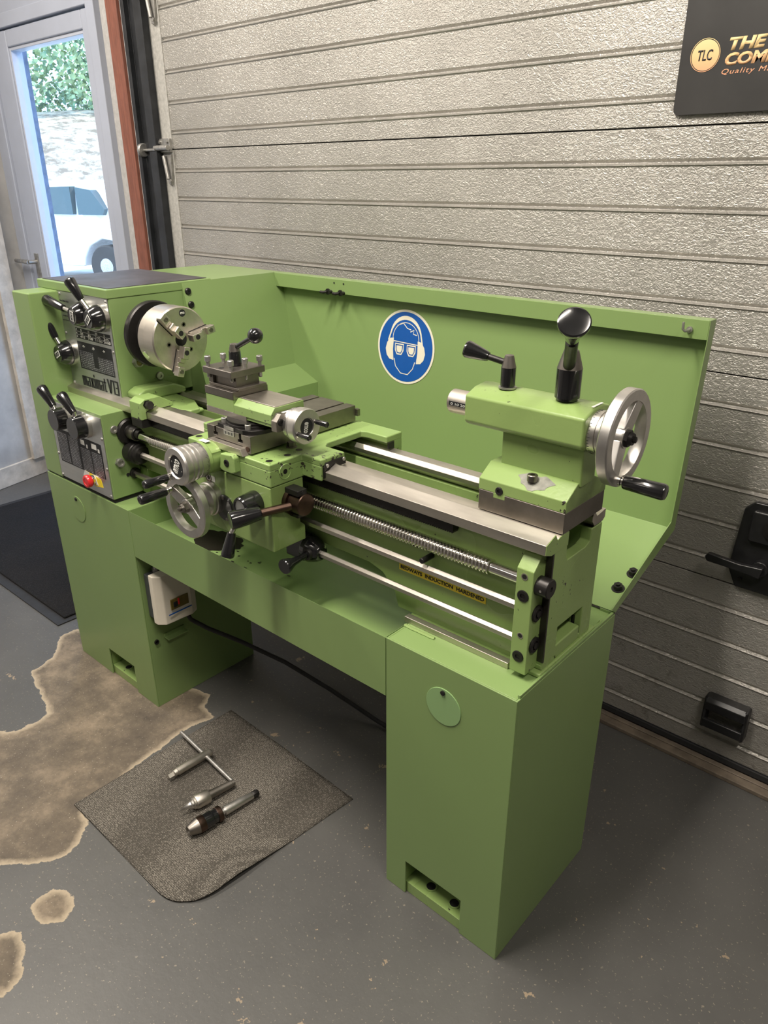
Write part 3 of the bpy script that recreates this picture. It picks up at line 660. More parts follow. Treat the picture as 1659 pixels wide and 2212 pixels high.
for z in (1.0280, 1.0195): obj('rule_line', MB().box((-1.421, yy-.0006, z), (-1.254, yy-.0002, z+.0005)), 'white', pl)
for i, ch_ in enumerate('PRS'): text('speed_text', ch_, (-1.420, yy-.0004, 1.030-.0088*i), X, Z, .004, .0045, 'white', pl)
obj('feed_table', MB().box((-1.426, yy-.0003, .930), (-1.256, yy+.0002, 1.002)), 'ink', pl)
obj('feed_numbers', MB().box((-1.420, yy-.0005, .934), (-1.352, yy-.0002, .978)).box((-1.330, yy-.0005, .934), (-1.258, yy-.0002, .972)).box((-1.352, yy-.0005, .934), (-1.330, yy-.0002, .940)), 'grid', pl)
for a, x, z in (('-m-', -1.400, .988), ('-D', -1.352, .988), ('+', -1.300, .988)): text('plate_symbol', a, (x, yy-.0004, z), X, Z, .012, .006, 'white', pl, bold=.02)
nm = MB(); q0 = -1.4285; zb = .884; t_ = .0037; yf, yb = yy-.0009, yy-.0003; xh = .0262; ah = .0365
def rc_(x0, x1, z0, z1): nm.box((q0+x0, yf, zb+z0), (q0+x1, yb, zb+z1))
def dg_(x0, z0, x1, z1, w=.0052): nm.prism([(q0+x0, zb+z0), (q0+x0+w, zb+z0), (q0+x1+w, zb+z1), (q0+x1, zb+z1)], 'y', yf, yb)
def Lm():
    global q0
    rc_(0, t_, 0, xh); rc_(.0064, .0064+t_, 0, xh-.003); rc_(.0128, .0128+t_, 0, xh-.003); rc_(t_, .017, xh-.0032, xh); q0 += .0190
def La():
    global q0
    rc_(0, .0125, xh-.0032, xh); rc_(.0083, .0125, 0, xh-.0032); rc_(0, .0040, 0, .0150); rc_(.0040, .0083, .0122, .0150); rc_(.0040, .0083, 0, .0030); q0 += .0146
def Lx():
    global q0
    dg_(0, 0, .0082, xh); dg_(.0082, 0, 0, xh); q0 += .0150
def Li():
    global q0
    rc_(0, t_, 0, xh); rc_(0, t_, xh+.0035, ah); q0 += .0062
def Lt():
    global q0
    rc_(.0022, .0022+t_, 0, ah-.002); rc_(-.0006, .0092, xh-.003, xh); rc_(.0064, .0094, 0, .0030); q0 += .0150
def LV():
    global q0
    dg_(.0066, 0, 0, ah); dg_(.0066, 0, .0132, ah); q0 += .0195
def L1():
    global q0
    rc_(.0038, .0038+t_, 0, ah); rc_(0, .0038, ah-.0034, ah); q0 += .0100
def L3():
    global q0
    rc_(0, .0132, ah-.0034, ah); rc_(0, .0132, 0, .0034); rc_(.0030, .0090, .0170, .0202); rc_(.0090, .0132, .0034, ah-.0034)
for f_ in (Lm, La, Lx, Li, Lm, La, Lt, LV, L1, L3): f_()
k_ = .180/(q0+.0132+1.4285)
for v_ in nm.bm.verts: v_.co.x = -1.4285+(v_.co.x+1.4285)*k_
obj('plate_name', nm, 'ink', pl, smooth=False)
obj('rule_line', MB().box((-1.486, yy-.0005, .8775), (-1.244, yy-.0002, .8795)), 'ink', pl)
text('plate_text', 'MADE IN AUSTRIA', (-1.302, yy-.0004, .8715), X, Z, .044, .0035, 'ink', pl)
for i in range(5): text('plate_text', ['Nur im Stillstand schalten', 'Change gears only when', 'machine is at rest', 'Ne changer de vitesse', "qu'a l'arret"][i], (-1.482+.004*(i % 2), yy-.0004, 1.098-.0115*i-(0 if i < 1 else .004)), X, Z, .046 if i < 2 else .034, .0045, 'ink', pl)
for x, z in ((-1.478, 1.117), (-1.25, 1.117), (-1.478, .986+.03), (-1.249, .995), (-1.479, .8755+.008), (-1.37, .8735), (-1.250, .8745)):
    obj('plate_screw', MB().rev((x, .0785, z), -Y, [(0, .0042), (.0015, .0040), (.0028, .0025), (.003, 0)], 14), 'galv', pl)
# selector levers
def lever(base, front, grip, name='selector_lever', ringr=.034, facer=.0225, badge=True, cone=True, shaft='chrome', tipflare=.0142):
    base = Vector(base); front = Vector(front); d = -Y; l = (base-front).length
    if cone: prof = [(.010, ringr*.97), (.018, ringr*.95), (l-.002, facer), (l, facer-.002), (l-.001, facer-.005)]
    else: prof = [(.010, ringr*.93), (l-.002, ringr*.90), (l, ringr*.86)]
    hubo = obj(name, MB().rev(base, d, prof, 40), 'black', la)
    obj('index_ring', MB().rev(base, d, [(0, ringr), (.0105, ringr), (.0112, ringr-.001)], 40), 'ring', hubo)
    g0, g1 = Vector(grip[0]), Vector(grip[1]); st = Vector((base.x, base.y-(l*.5 if cone else l*.55), base.z)); dr_ = (g0-st).normalized()
    obj('shaft', MB().cyl(st, g0+dr_*.004, .0058, .0052), shaft, hubo)
    gl = (g1-g0).length
    obj('grip', MB().rev(g0, g1-g0, [(0, .0080), (.003, .0090), (gl*.6, .0122), (gl*.90, tipflare), (gl*1.02, tipflare-.001), (gl*1.08, tipflare-.004), (gl*1.11, tipflare-.008), (gl*1.12, 0)], 24), 'black', hubo)
    if badge:
        up = (g0-Vector((base.x, g0.y, base.z))).normalized(); rt = up.cross(d).normalized()*-1
        rt = d.cross(up).normalized()*-1
        c = front-Vector((0, .0004, 0))
        bd = obj('badge', MB().obox(c, (.0120, .0078, .0004), (rt, up, d)), 'white', hubo)
        text('badge_text', 'emco', c-rt*.0105-up*.0055+d*.0005, rt, up, .021, .011, 'ink', bd, bold=.02, shear=.1)
    return hubo
lever((-1.273, .0785, 1.077), (-1.273, .038, 1.077), ((-1.312, .050, 1.120), (-1.337, .040, 1.164)))
lever((-1.350, .0785, 1.078), (-1.350, .038, 1.078), ((-1.410, .050, 1.090), (-1.485, .045, 1.104)))
lever((-1.464, .0785, .967), (-1.464, .038, .967), ((-1.483, .050, 1.006), (-1.505, .040, 1.055)))
# chuck backplate & side fittings on headstock
obj('spindle_nose', MB().rev((-1.24, .165, 1.036), X, [(0, .05), (.040, .05), (.040, .078), (.043, .081), (.055, .081), (.058, .078), (.058, .058), (.095, .052)], 48), 'blued', la)
for y, z, r in ((.134, .964, .0125),):
    o_ = obj('oil_sight_glass', MB().hexa((-1.24, y, z), X, .0145, .008).rev((-1.232, y, z), X, [(0, .0125), (.006, .012), (.006, .0085), (.003, .0085)], 24), 'galv', la); obj('hole', MB().cyl((-1.229, y, z), (-1.2275, y, z), .0085, n=20), 'window', o_)
obj('oil_plug', MB().rev((-1.24, .194, .917), X, [(0, .0105), (.004, .0105), (.005, .009), (.005, .0045), (.002, .0045)], 20), 'galv', la)
obj('clamp_bolt', MB().rev((-1.24, .199, .884), X, [(0, .0155), (.003, .0155), (.003, .012)], 24).hexa((-1.237, .199, .884), X, .0145, .012), 'blued', la)
obj('housing_panel', MB().box((-1.2402, .150, .862), (-1.2385, .245, .912)), 'green', la, bev=.001)
# quick change gearbox
gb = obj('gearbox_housing', MB().box((-1.487, .0005, .631), (-1.213, .086, .858)), 'green', la, bev=.002)
obj('gearbox_gap', MB().box((-1.575, .004, .6205), (-1.216, .084, .631)), 'hole', la)
gp = obj('gearbox_plate', MB().box((-1.484, -.0015, .633), (-1.216, .0004, .850)), 'plate', la, bev=.0005, seg=1)
obj('thread_table', MB().prism([(-1.466, .681), (-1.234, .683), (-1.234, .777), (-1.330, .777), (-1.466, .775)], 'y', -.0020, -.0014), 'ink', gp)
obj('thread_numbers', MB().box((-1.463, -.0024, .684), (-1.412, -.0019, .768)).box((-1.404, -.0024, .684), (-1.354, -.0019, .768)).box((-1.344, -.0024, .684), (-1.294, -.0019, .748)).box((-1.286, -.0024, .684), (-1.237, -.0019, .748)), 'grid2', gp)
obj('table_symbols', MB().box((-1.338, -.0024, .757), (-1.318, -.0019, .770)).box((-1.283, -.0024, .757), (-1.258, -.0019, .771)).box((-1.31, -.0024, .752), (-1.303, -.0019, .762)).box((-1.252, -.0024, .752), (-1.244, -.0019, .762)), 'white', gp)
for x, z in ((-1.478, .70), (-1.476, .638), (-1.222, .640), (-1.221, .715), (-1.222, .795), (-1.30, .846)): obj('plate_screw', MB().rev((x, -.0015, z), -Y, [(0, .0042), (.0015, .0040), (.0028, .0025), (.003, 0)], 14), 'galv', gp)
lever((-1.291, -.0015, .817), (-1.291, -.040, .817), ((-1.300, -.024, .852), (-1.338, -.030, .893)), ringr=.0315, cone=False, badge=False)
lever((-1.390, -.0015, .819), (-1.390, -.040, .819), ((-1.406, -.024, .850), (-1.444, -.030, .893)), ringr=.0315, cone=False, badge=False)
es = obj('emergency_stop', MB().rev((-1.300, -.0015, .667), -Y, [(0, .010), (.012, .010), (.012, .0165), (.016, .0175), (.020, .0175), (.024, .0155), (.0245, .010), (.023, .009), (.0235, 0)], 32), 'red', la)
obj('stop_collar', MB().rev((-1.300, -.0015, .667), -Y, [(0, .013), (.008, .013), (.008, .010)], 28), 'chrome', es)
obj('stop_label', MB().prism([(-1.352, .668), (-1.338, .684), (-1.262, .676), (-1.256, .655), (-1.285, .650), (-1.34, .652)], 'y', -.0022, -.0015), 'yellow', es)
obj('stop_label_stripe', MB().prism([(-1.352, .668), (-1.340, .684), (-1.318, .681), (-1.326, .660)], 'y', -.0028, -.0022).prism([(-1.300, .680), (-1.290, .679), (-1.280, .655), (-1.290, .654)], 'y', -.0028, -.0022), 'white', es)
for y, z in ((.029, .815),): obj('side_screw', MB().rev((-1.213, y, z), X, [(0, .0105), (.003, .0105), (.004, .009), (.004, .005), (.001, .005)], 24), 'galv', la)
o_ = obj('oil_sight_glass', MB().hexa((-1.213, .030, .727), X, .0125, .005).rev((-1.208, .030, .727), X, [(0, .011), (.005, .0105), (.005, .007), (.002, .007)], 24), 'galv', la)
obj('hole', MB().cyl((-1.2125, .049, .688), (-1.2118, .049, .688), .005, n=16), 'hole', la)
obj('screw_flange', MB().rev((-1.213, .068, .802), X, [(0, .034), (.006, .034), (.010, .030), (.010, .018), (.014, .0165), (.042, .0165), (.044, .0150), (.044, .012), (.058, .0115)], 36), 'blued', la)
obj('screw_sleeve', MB().rev((-1.198, .068, .801), X, [(0, .0172), (.026, .0172)], 32), 'darksteel', la)
obj('rod_coupling', MB().rev((-1.213, .068, .748), X, [(0, .0265), (.002, .028), (.030, .028), (.032, .026), (.034, .026), (.036, .0275), (.040, .0275), (.042, .024), (.050, .023), (.052, .0195), (.052, .0105)], 36), 'blued', la)
obj('rod_bush', MB().rev((-1.213, .068, .688), X, [(0, .0145), (.006, .0145), (.007, .012), (.012, .011)], 24), 'blued', la)
# bed stop on front way
st_ = thing('carriage_stop', 'small green clamp block with a black screw on the bed next to the headstock', 'clamp', (-1.115, .08, .855))
obj('stop_body', MB().prism([(.045, .857), (.045, .898), (.060, .906), (.100, .906), (.135, .885), (.135, .876), (.104, .876), (.096, .873), (.088, .885), (.0595, .875), (.0595, .857)], 'x', -1.148, -1.100), 'cast', st_, bev=.0015)
obj('stop_shoe', MB().box((-1.148, .045, .836), (-1.102, .084, .8565)), 'blued', st_, bev=.001)
obj('stop_screw', MB().cyl((-1.122, .064, .893), (-1.090, .064, .893), .0062).hexa((-1.094, .064, .893), X, .0105, .009).hexa((-1.105, .064, .893), X, .011, .006), 'blued', st_)

# ================================================================= chuck
ck = thing('lathe_chuck', 'grey steel three jaw chuck on the headstock spindle', 'chuck', (-1.12, .165, 1.036))
CX, CY, CZ = -1.078, .165, 1.036; CR = .0775
obj('chuck_body', MB().rev((-1.146, CY, CZ), X, [(0, .05), (0, CR-.004), (.003, CR-.001), (.026, CR-.001), (.0265, CR-.002), (.0275, CR-.002), (.028, CR), (.065, CR), (.068, CR-.003), (.068, .016), (.05, .016)], 64), 'steel', ck)
obj('chuck_bore', MB().cyl((CX-.02, CY, CZ), (CX+.0003, CY, CZ), .0155), 'hole', ck)
def chv(a, r, dx=0): return Vector((CX+dx, CY+math.cos(a)*r, CZ+math.sin(a)*r))
for ai, a in enumerate((math.radians(132), math.radians(12), math.radians(252))):
    e = Vector((0, math.cos(a), math.sin(a))); q = Vector((0, -math.sin(a), math.cos(a)))
    obj('jaw_slot', MB().obox(chv(a, .052, -.0005), (.027, .0105, .0012), (e, q, X)), 'hole', ck)
    j = MB()
    j.obox(chv(a, .054, .005), (.029, .0088, .006), (e, q, X))      # master jaw
    j.obox(chv(a, .029, .020), (.0145, .0085, .011), (e, q, X))
    j.obox(chv(a, .0475, .015), (.006, .0085, .006), (e, q, X)).obox(chv(a, .059, .011), (.0055, .0085, .003), (e, q, X))
    j.obox(chv(a, .0755, .014), (.0115, .0092, .0085), (e, q, X))
    jo = obj('jaw', j, 'steel', ck, bev=.0018)
    obj('jaw_bore', MB().cyl(chv(a, .028, .0305), chv(a, .028, .0315), .0062, n=20), 'hole', jo)
    obj('jaw_screw', MB().rev(chv(a, .0745, .022), X, [(0, .0055), (.002, .0055), (.002, .003), (.0008, .003)], 18), 'darksteel', jo)
for a in (math.radians(72), math.radians(192), math.radians(312)):
    obj('face_screw', MB().rev(chv(a, .036, 0), X, [(0, .006), (.0008, .006), (.0008, .0035), (0, .0035)], 18), 'darksteel', ck)
a = math.radians(80); bd = obj('maker_badge', MB().rev(chv(a, .062, 0), X, [(0, .0085), (.0006, .0085)], 24), 'ink', ck)
text('badge_text', 'emco', chv(a, .062, .0007)-Y*.006-Z*.0025, Y, Z, .012, .005, 'white', bd, bold=.02)
for a in (math.radians(205),):
    e = Vector((0, math.cos(a), math.sin(a))); p = Vector((-1.126, CY, CZ))+e*(CR-.0005)
    o_ = obj('key_socket', MB().rev(p, e, [(0, .0105), (.0012, .010), (.0012, .006)], 24), 'chrome', ck); obj('hole', MB().rev(p, e, [(0, .0062), (.0009, .0062)], 4), 'hole', o_)

# ================================================================= tailstock
ts = thing('tailstock', 'green tailstock with spoked handwheel on the right end of the bed', 'tailstock', (-.087, .165, .875))
obj('base_block', MB().box((-.167, .108, .8765), (-.006, .242, .912)), 'darksteel', ts, bev=.001)
obj('tailstock_base', MB().prism([(.108, .912), (.108, .932), (.140, .953), (.190, .953), (.225, .938), (.242, .932), (.242, .912)], 'x', -.168, -.005).box((-.139, .1078, .903), (-.115, .111, .913)), 'castclean', ts, bev=.0025)
col = MB().prism([(-.150, .945), (-.150, 1.006), (-.154, 1.014), (-.166, 1.020), (-.004, 1.020), (-.002, .945)], 'y', .143, .190)
obj('tailstock_column', col, 'castclean', ts, bev=.005, seg=3)
ang = [(.1235, 1.017), (.1235, 1.0615), (.150, 1.0715), (.180, 1.0745), (.206, 1.068), (.206, 1.020), (.198, 1.0095), (.134, 1.0095)]
obj('barrel_casting', MB().prism(ang, 'x', -.215, .002), 'castclean', ts, bev=.004, seg=3)
obj('quill', MB().rev((-.268, .165, 1.0335), X, [(.001, .009), (0, .012), (0, .0195), (.002, .021), (.06, .021)], 36), 'steel', ts)
qs = obj('quill_scale', MB().obox((-.240, .1445, 1.035), (.022, .0006, .0038), (X, Y, Z)), 'ink', ts, bev=.0005)
text('scale_text', '0 10 20', (-.258, .1438, 1.0325), X, Z, .030, .004, 'white', qs)
def clamp(p, h, r, stem0, k0, k1, big):
    t_ = obj('clamp_lever', MB().rev(p, Z, [(0, r*.86), (.004, r*.86), (.004, r), (h*.62, r), (h*.64, r*1.0)], 32), 'black', ts)
    obj('lever_neck', MB().rev(Vector(p)+Z*h*.64, Z, [(0, r), (h*.36, r*.58), (h*.37, r*.5)], 32), 'darksteel', t_)
    return t_
c1 = clamp((-.160, .165, 1.0745), .053, .0122, 0, 0, 0, 0)
obj('washer', MB().cyl((-.160, .165, 1.0740), (-.160, .165, 1.0768), .0145), 'galv', c1)
obj('lever_arm', MB().cyl((-.160, .165, 1.114), (-.197, .157, 1.122), .0052), 'blued', c1)
obj('grip', MB().rev((-.195, .1573, 1.1215), (-.042, -.009, .010), [(0, .0075), (.003, .0085), (.032, .0138), (.038, .0145), (.041, .013), (.0405, 0)], 28), 'black', c1)
c2 = clamp((-.052, .165, 1.0745), .076, .0195, 0, 0, 0, 0)
obj('lever_arm', MB().cyl((-.053, .163, 1.122), (-.020, .101, 1.177), .0092, .0092), 'blued', c2)
obj('ball_grip', MB().rev((-.0165, .0945, 1.1825), (.37, -.70, .62), [(0, .0096), (.018, .0130), (.034, .0195), (.043, .0225), (.047, .0225), (.0485, .0205), (.0475, .017), (.0462, .009), (.046, 0)], 36), 'black', c2)
obj('dial_collar', MB().rev((.002, .165, 1.034), X, [(0, .034), (.012, .034), (.0125, .0325), (.0145, .0325), (.015, .035), (.022, .035), (.025, .031), (.030, .024), (.034, .018), (.05, .016)], 48), 'ring', ts)
tk_ = MB()
for i in range(40):
    a = 2*PI*i/40; e = Vector((0, math.cos(a), math.sin(a))); tk_.obox(Vector((.0055 if i % 5 else .0062, .165, 1.034))+e*.0341, (.0016 if i % 5 else .0028, .0003, .0003), (X, e.cross(X), e))
obj('dial_marks', tk_, 'ink', ts, smooth=False)
def wheel_(parent, c, d, R, rin, w, spokes, a0, hub_r=.016, mat='alu'):
    c = Vector(c); d = Vector(d)
    hw = obj('handwheel', MB().rev(c-d*w/2, d, [(0, rin), (0, R-.002), (.002, R), (w-.002, R), (w, R-.002), (w, rin), (w*.5, rin-.001), (0, rin)], 64), mat, parent)
    u = Vector((0, 0, 1)).cross(d).normalized(); v_ = d.cross(u); sp = MB()
    for k in range(spokes):
        a = a0+2*PI*k/spokes; e = u*math.cos(a)+v_*math.sin(a); q = d.cross(e)
        A_ = []; 
        for rr, hw_, t0, t1 in ((.008, .015, -.6, .15), (rin+.002, .012, -.42, .42)):
            A_.append([sp.bm.verts.new(c+e*rr+q*s1_*hw_+d*w*t_) for s1_, t_ in ((-1, t0), (1, t0), (1, t1), (-1, t1))])
        fs_ = [sp.bm.faces.new(A_[0]), sp.bm.faces.new(A_[1][::-1])]
        for k2 in range(4): fs_.append(sp.bm.faces.new((A_[0][k2], A_[1][k2], A_[1][(k2+1) % 4], A_[0][(k2+1) % 4])))
        bmesh.ops.recalc_face_normals(sp.bm, faces=fs_)
    sp.rev(c-d*w*.7, d, [(0, hub_r), (w*.95, hub_r)], 32)
    obj('spoke_web', sp, mat, hw, bev=.002)
    return hw
def handle_(parent, p, d, l, r=.0098, neck=.006, nl=.010):
    p = Vector(p); d = Vector(d)
    obj('handle_neck', MB().rev(p, d, [(0, neck+.0015), (nl*.5, neck+.0015), (nl*.6, neck), (nl+.002, neck)], 20), 'chrome', parent)
    return obj('crank_handle', MB().rev(p+d*nl, d, [(0, r*.82), (.002, r*.9), (l*.5, r), (l*.93, r*1.02), (l*.98, r*.9), (l, r*.6), (l-.0005, 0)], 28), 'black', parent)
hw = wheel_(ts, (.047, .165, 1.034), X, .0745, .057, .018, 2, math.radians(62))
handle_(hw, (.055, .146, .973), X, .064, .0122)
obj('wheel_nut', MB().rev((.040, .165, 1.034), X, [(0, .0145), (.006, .0145), (.006, .012)], 28).hexa((.046, .165, 1.034), X, .0135, .011).rev((.057, .165, 1.034), X, [(0, .0105), (.005, .009), (.005, .005), (.009, .005), (.010, .003)], 24), 'blued', hw)
obj('base_screw', MB().rev((-.077, .124, .9445), Z, [(0, .0085), (.010, .0085), (.011, .0075), (.011, .004), (.006, .004)], 24), 'darksteel', ts)
obj('worn_spot', blob(-.072, .125, .030, .013, lambda y: .94375+(y-.125)*.656, 26), 'filler', ts, label='bare scraped paint around the base screw')
socket((-.127, .1078, .918), -Y, .0072, 'side_screw', ts)
obj('index_label', MB().box((-.003, .150, 1.0748), (.001, .182, 1.0752)), 'white', ts)

# ================================================================= carriage
ca = thing('carriage', 'green carriage with saddle, apron and cross slide in the middle of the bed', 'carriage', (-.67, .1, .86))
sad = MB()
sad.prism([(-.80, -.030), (-.543, -.030), (-.543, .052), (-.49, .052), (-.49, .118), (-.543, .118), (-.555, .135), (-.555, .235), (-.543, .240), (-.488, .240), (-.488, .290), (-.86, .290), (-.86, .240), (-.79, .240), (-.79, .118), (-.86, .118), (-.86, .052), (-.80, .052)], 'z', .8855, .900)
sad.box((-.7998, -.0302, .853), (-.5428, .0585, .8875)).box((-.8598, .0517, .856), (-.4902, .0590, .8875)).box((-.8598, .264, .856), (-.4882, .2902, .8875))
obj('saddle', sad, 'cast', ca, bev=.003, seg=2)
obj('rear_wiper', MB().box((-.489, .243, .872), (-.4855, .262, .886)), 'blued', ca, bev=.001)
fwp = MB().prism([(.0575, .862), (.0575, .884), (.064, .892), (.110, .8925), (.117, .886), (.117, .877), (.100, .877), (.090, .886), (.0595, .876), (.0595, .862)], 'x', -.4905, -.4865)
wi = obj('front_wiper', fwp, 'blued', ca, bev=.0008)
for y, z in ((.066, .886), (.111, .888)): obj('wiper_screw', MB().rev((-.4868, y, z), X, [(0, .004), (.002, .0035), (.003, 0)], 14), 'galv', wi)
ap = [(-.800, .716), (-.545, .716), (-.545, .852), (-.800, .852)]
apm = MB().prism([(-.030, .716), (.055, .716), (.055, .748), (.043, .758), (.043, .790), (.055, .800), (.055, .852), (-.030, .852)], 'x', -.800, -.545)
obj('apron', apm, 'castclean', ca, bev=.0025)
for x, y in ((-.56, -.015), (-.559, .030), (-.565, .066), (-.795+.01, -.012)):
    hh = obj('bolt_hole', MB().rev((x, y, .9000), Z, [(0, .0085), (.0006, .0085), (.0006, .007), (0, .007)], 20), 'castclean', ca); obj('hole', MB().cyl((x, y, .9), (x, y, .9005), .007, n=20), 'blued', hh)
obj('saddle_bolt', MB().rev((-.590, .069, .900), Z, [(0, .011), (.002, .011), (.002, .009)], 20).hexa((-.590, .069, .902), Z, .0088, .009), 'darksteel', ca)
o_ = obj('saddle_plug', MB().rev((-.543, .008, .877), X, [(0, .0155), (.0014, .0150), (.0014, .0140), (.0006, .0140)], 28), 'cast', ca)
obj('plug_screw', MB().rev((-.543, .008, .877), X, [(0, .0052), (.0008, .0052)], 18), 'blued', o_)
# lug with plug left of apron corner
lg = obj('apron_lug', MB().prism([(-.678, .866), (-.672, .898), (-.636, .902), (-.630, .896), (-.630, .866), (-.640, .862), (-.668, .862)], 'y', -.045, -.028), 'cast', ca, bev=.003)
socket((-.653, -.045, .882), -Y, .0075, 'lug_screw', lg)
o_ = obj('oil_nipple', MB().rev((-.739, -.030, .826), -Y, [(0, .0095), (.0015, .0095), (.0015, .0075), (.0008, .0075)], 24), 'brownsteel', ca); obj('oil_ball', MB().rev((-.739, -.0308, .826), -Y, [(0, .0055), (.001, .003), (.001, 0)], 18), 'blued', o_)
o_ = obj('black_cap_disc', MB().rev((-.690, -.030, .772), -Y, [(0, .0285), (.004, .0285), (.006, .0265), (.006, 0)], 44), 'black', ca)
for x, z in ((-.690, .794), (-.683, .749)): obj('cap_screw', MB().rev((x, -.036, z), -Y, [(0, .0035), (.0006, .0035), (.0006, .0015)], 12), 'darksteel', o_)
# cross-feed: green barrel, dial, hand wheel
cfx, cfz = -.715, .880
bar = MB().rev((cfx, .03, cfz), -Y, [(0, .034), (.085, .034), (.086, .035), (.094, .035)], 48)
for v_ in bar.bm.verts:
    if v_.co.z > .9 and v_.co.y > -.052: v_.co.z = .9+(v_.co.z-.9)*.12
    if v_.co.z > .895 and v_.co.y > -.052: v_.co.x = cfx+(v_.co.x-cfx)*1.15
obj('crossfeed_barrel', bar, 'castclean', ca, bev=.0006, seg=1)
cd_ = obj('crossfeed_dial', MB().rev((cfx, -.064, cfz), -Y, [(0, .0352), (.016, .0352), (.017, .034), (.020, .034), (.021, .0365), (.026, .0365), (.028, .034), (.030, .034), (.032, .0375), (.037, .0375), (.038, .0355), (.041, .0355), (.043, .0385), (.052, .0388), (.056, .0365), (.056, .0245), (.053, .0225), (.053, 0)], 64), 'alu', ca)
bd = obj('maker_badge', MB().rev((cfx, -.1165, cfz), -Y, [(0, .0225), (.0008, .0222)], 40), 'ink', cd_)
q1 = Vector((.42, 0, .91)).normalized(); q2 = Vector((-.91, 0, .42)).normalized()
text('badge_text', 'emco', Vector((cfx, -.1178, cfz))-q1*.0155-q2*.008, q1, q2, .031, .016, 'white', bd, bold=.03, depth=.0003)
for s_ in (-1, 1): obj('badge_pin', MB().rev(Vector((cfx, -.1173, cfz))-q2*.017*s_*-1+q1*(.0*s_), -Y, [(0, .0018), (.0006, .0012)], 10), 'galv', bd)
handle_(cd_, (cfx-.020, -.119, cfz-.0245), -Y, .052, .0085)
def ticks(parent, c, d, r, n, ln=.0022):
    c = Vector(c); d = Vector(d); u = Vector((0, 0, 1)).cross(d).normalized(); v_ = d.cross(u); t_ = MB()
    for i in range(n):
        a = 2*PI*i/n; e = u*math.cos(a)+v_*math.sin(a); k = ln*(1.6 if i % 5 == 0 else 1); t_.obox(c+d*k+e*r, (k, .00022, .0002), (d, d.cross(e), e))
    obj('dial_marks', t_, 'ink', parent, smooth=False)
ticks(cd_, (cfx, -.0645, cfz), -Y, .0353, 80)
obj('index_label', MB().obox((cfx, -.048, cfz+.0352), (.012, .006, .0003), (X, Y, Z)), 'white', ca)
# long-travel handwheel
hx, hz = -.732, .783
obj('travel_dial', MB().rev((hx, -.030, hz), -Y, [(0, .036), (.012, .036), (.014, .034), (.016, .034), (.022, .033), (.030, .022), (.045, .018)], 56), 'ring', ca)
obj('index_label', MB().obox((hx, -.0305, hz+.043), (.014, .0004, .006), (X, Y, Z)), 'white', ca)
hw2 = wheel_(ca, (hx, -.092, hz), -Y, .0665, .0500, .016, 2, math.radians(150))
handle_(hw2, (hx-.040, -.102, hz+.028), -Y, .060, .0102, nl=.012)
obj('wheel_nut', MB().rev((hx, -.088, hz), -Y, [(0, .0145), (.006, .0145), (.006, .012)], 28).hexa((hx, -.094, hz), -Y, .0115, .011).rev((hx, -.105, hz), -Y, [(0, .009), (.005, .008), (.005, .0045), (.009, .0045), (.010, .003)], 24), 'darksteel', hw2)
# half-nut / feed lever on apron front
fl_ = obj('feed_lever', MB().rev((-.590, -.030, .812), -Y, [(0, .0245), (.003, .0250), (.038, .0215), (.041, .0195), (.041, .0165), (.038, .016)], 44), 'black', ca)
obj('lever_face', MB().rev((-.590, -.067, .812), -Y, [(0, .0160), (.0015, .0160)], 32), 'plate', fl_)
obj('shaft', MB().cyl((-.588, -.066, .806), (-.586, -.100, .768), .0052), 'chrome', fl_)
obj('grip', MB().rev((-.5862, -.097, .7715), (.001, -.016, -.046), [(0, .0078), (.003, .0085), (.034, .0122), (.044, .0130), (.048, .0115), (.0475, 0)], 28), 'black', fl_)
# half-nut hub on the right face of the apron with its lever
hn = obj('half_nut_hub', MB().rev((-.545, .024, .812), X, [(0, .0285), (.010, .0285), (.010, .0225), (.038, .0225), (.0395, .021), (.0395, 0)], 44), 'brownsteel', ca)
obj('hub_block', MB().box((-.545, .006, .833), (-.508, .030, .845)).box((-.545, .014, .782), (-.520, .034, .790)), 'blued', hn, bev=.0015)
obj('block_screw', MB().rev((-.508, .020, .839), X, [(0, .0045), (.001, .0045), (.001, .0022)], 14), 'blued', hn)
obj('lever_rod', MB().cyl((-.527, .010, .810), (-.556, -.060, .806), .0082), 'brownsteel', hn)
obj('grip', MB().rev((-.5535, -.050, .8065), (-.030, -.074, -.006), [(0, .0115), (.002, .0135), (.030, .0165), (.052, .0180), (.058, .0175), (.060, .0155), (.0595, 0)], 36), 'black', hn)
# cross slide
cs = [(-.742, .9385), (-.735, .9385), (-.718, .9385), (-.718, .927), (-.722, .927), (-.722, .921), (-.708, .921), (-.708, .927), (-.712, .927), (-.712, .9385), (-.640, .9385), (-.640, .927), (-.644, .927), (-.644, .921), (-.630, .921), (-.630, .927), (-.634, .927), (-.634, .9385), (-.606, .9385), (-.606, .9035), (-.622, .9035), (-.632, .915), (-.716, .915), (-.726, .9035), (-.742, .9035)]
csl = obj('cross_slide', MB().prism(cs, 'y', -.020, .272), 'darksteel', ca, bev=.0008, seg=1)
obj('gib_screw', MB().rev((-.616, -.0200, .912), -Y, [(0, .0055), (.001, .0055)], 18), 'brownsteel', csl)
obj('dovetail', MB().prism([(-.734, .9005), (-.726, .914), (-.622, .914), (-.614, .9005)], 'y', -.034, .268), 'steel', ca, bev=.0005, seg=1)
obj('rear_gib', MB().box((-.61, .272, .915), (-.600, .280, .930)), 'darksteel', csl)
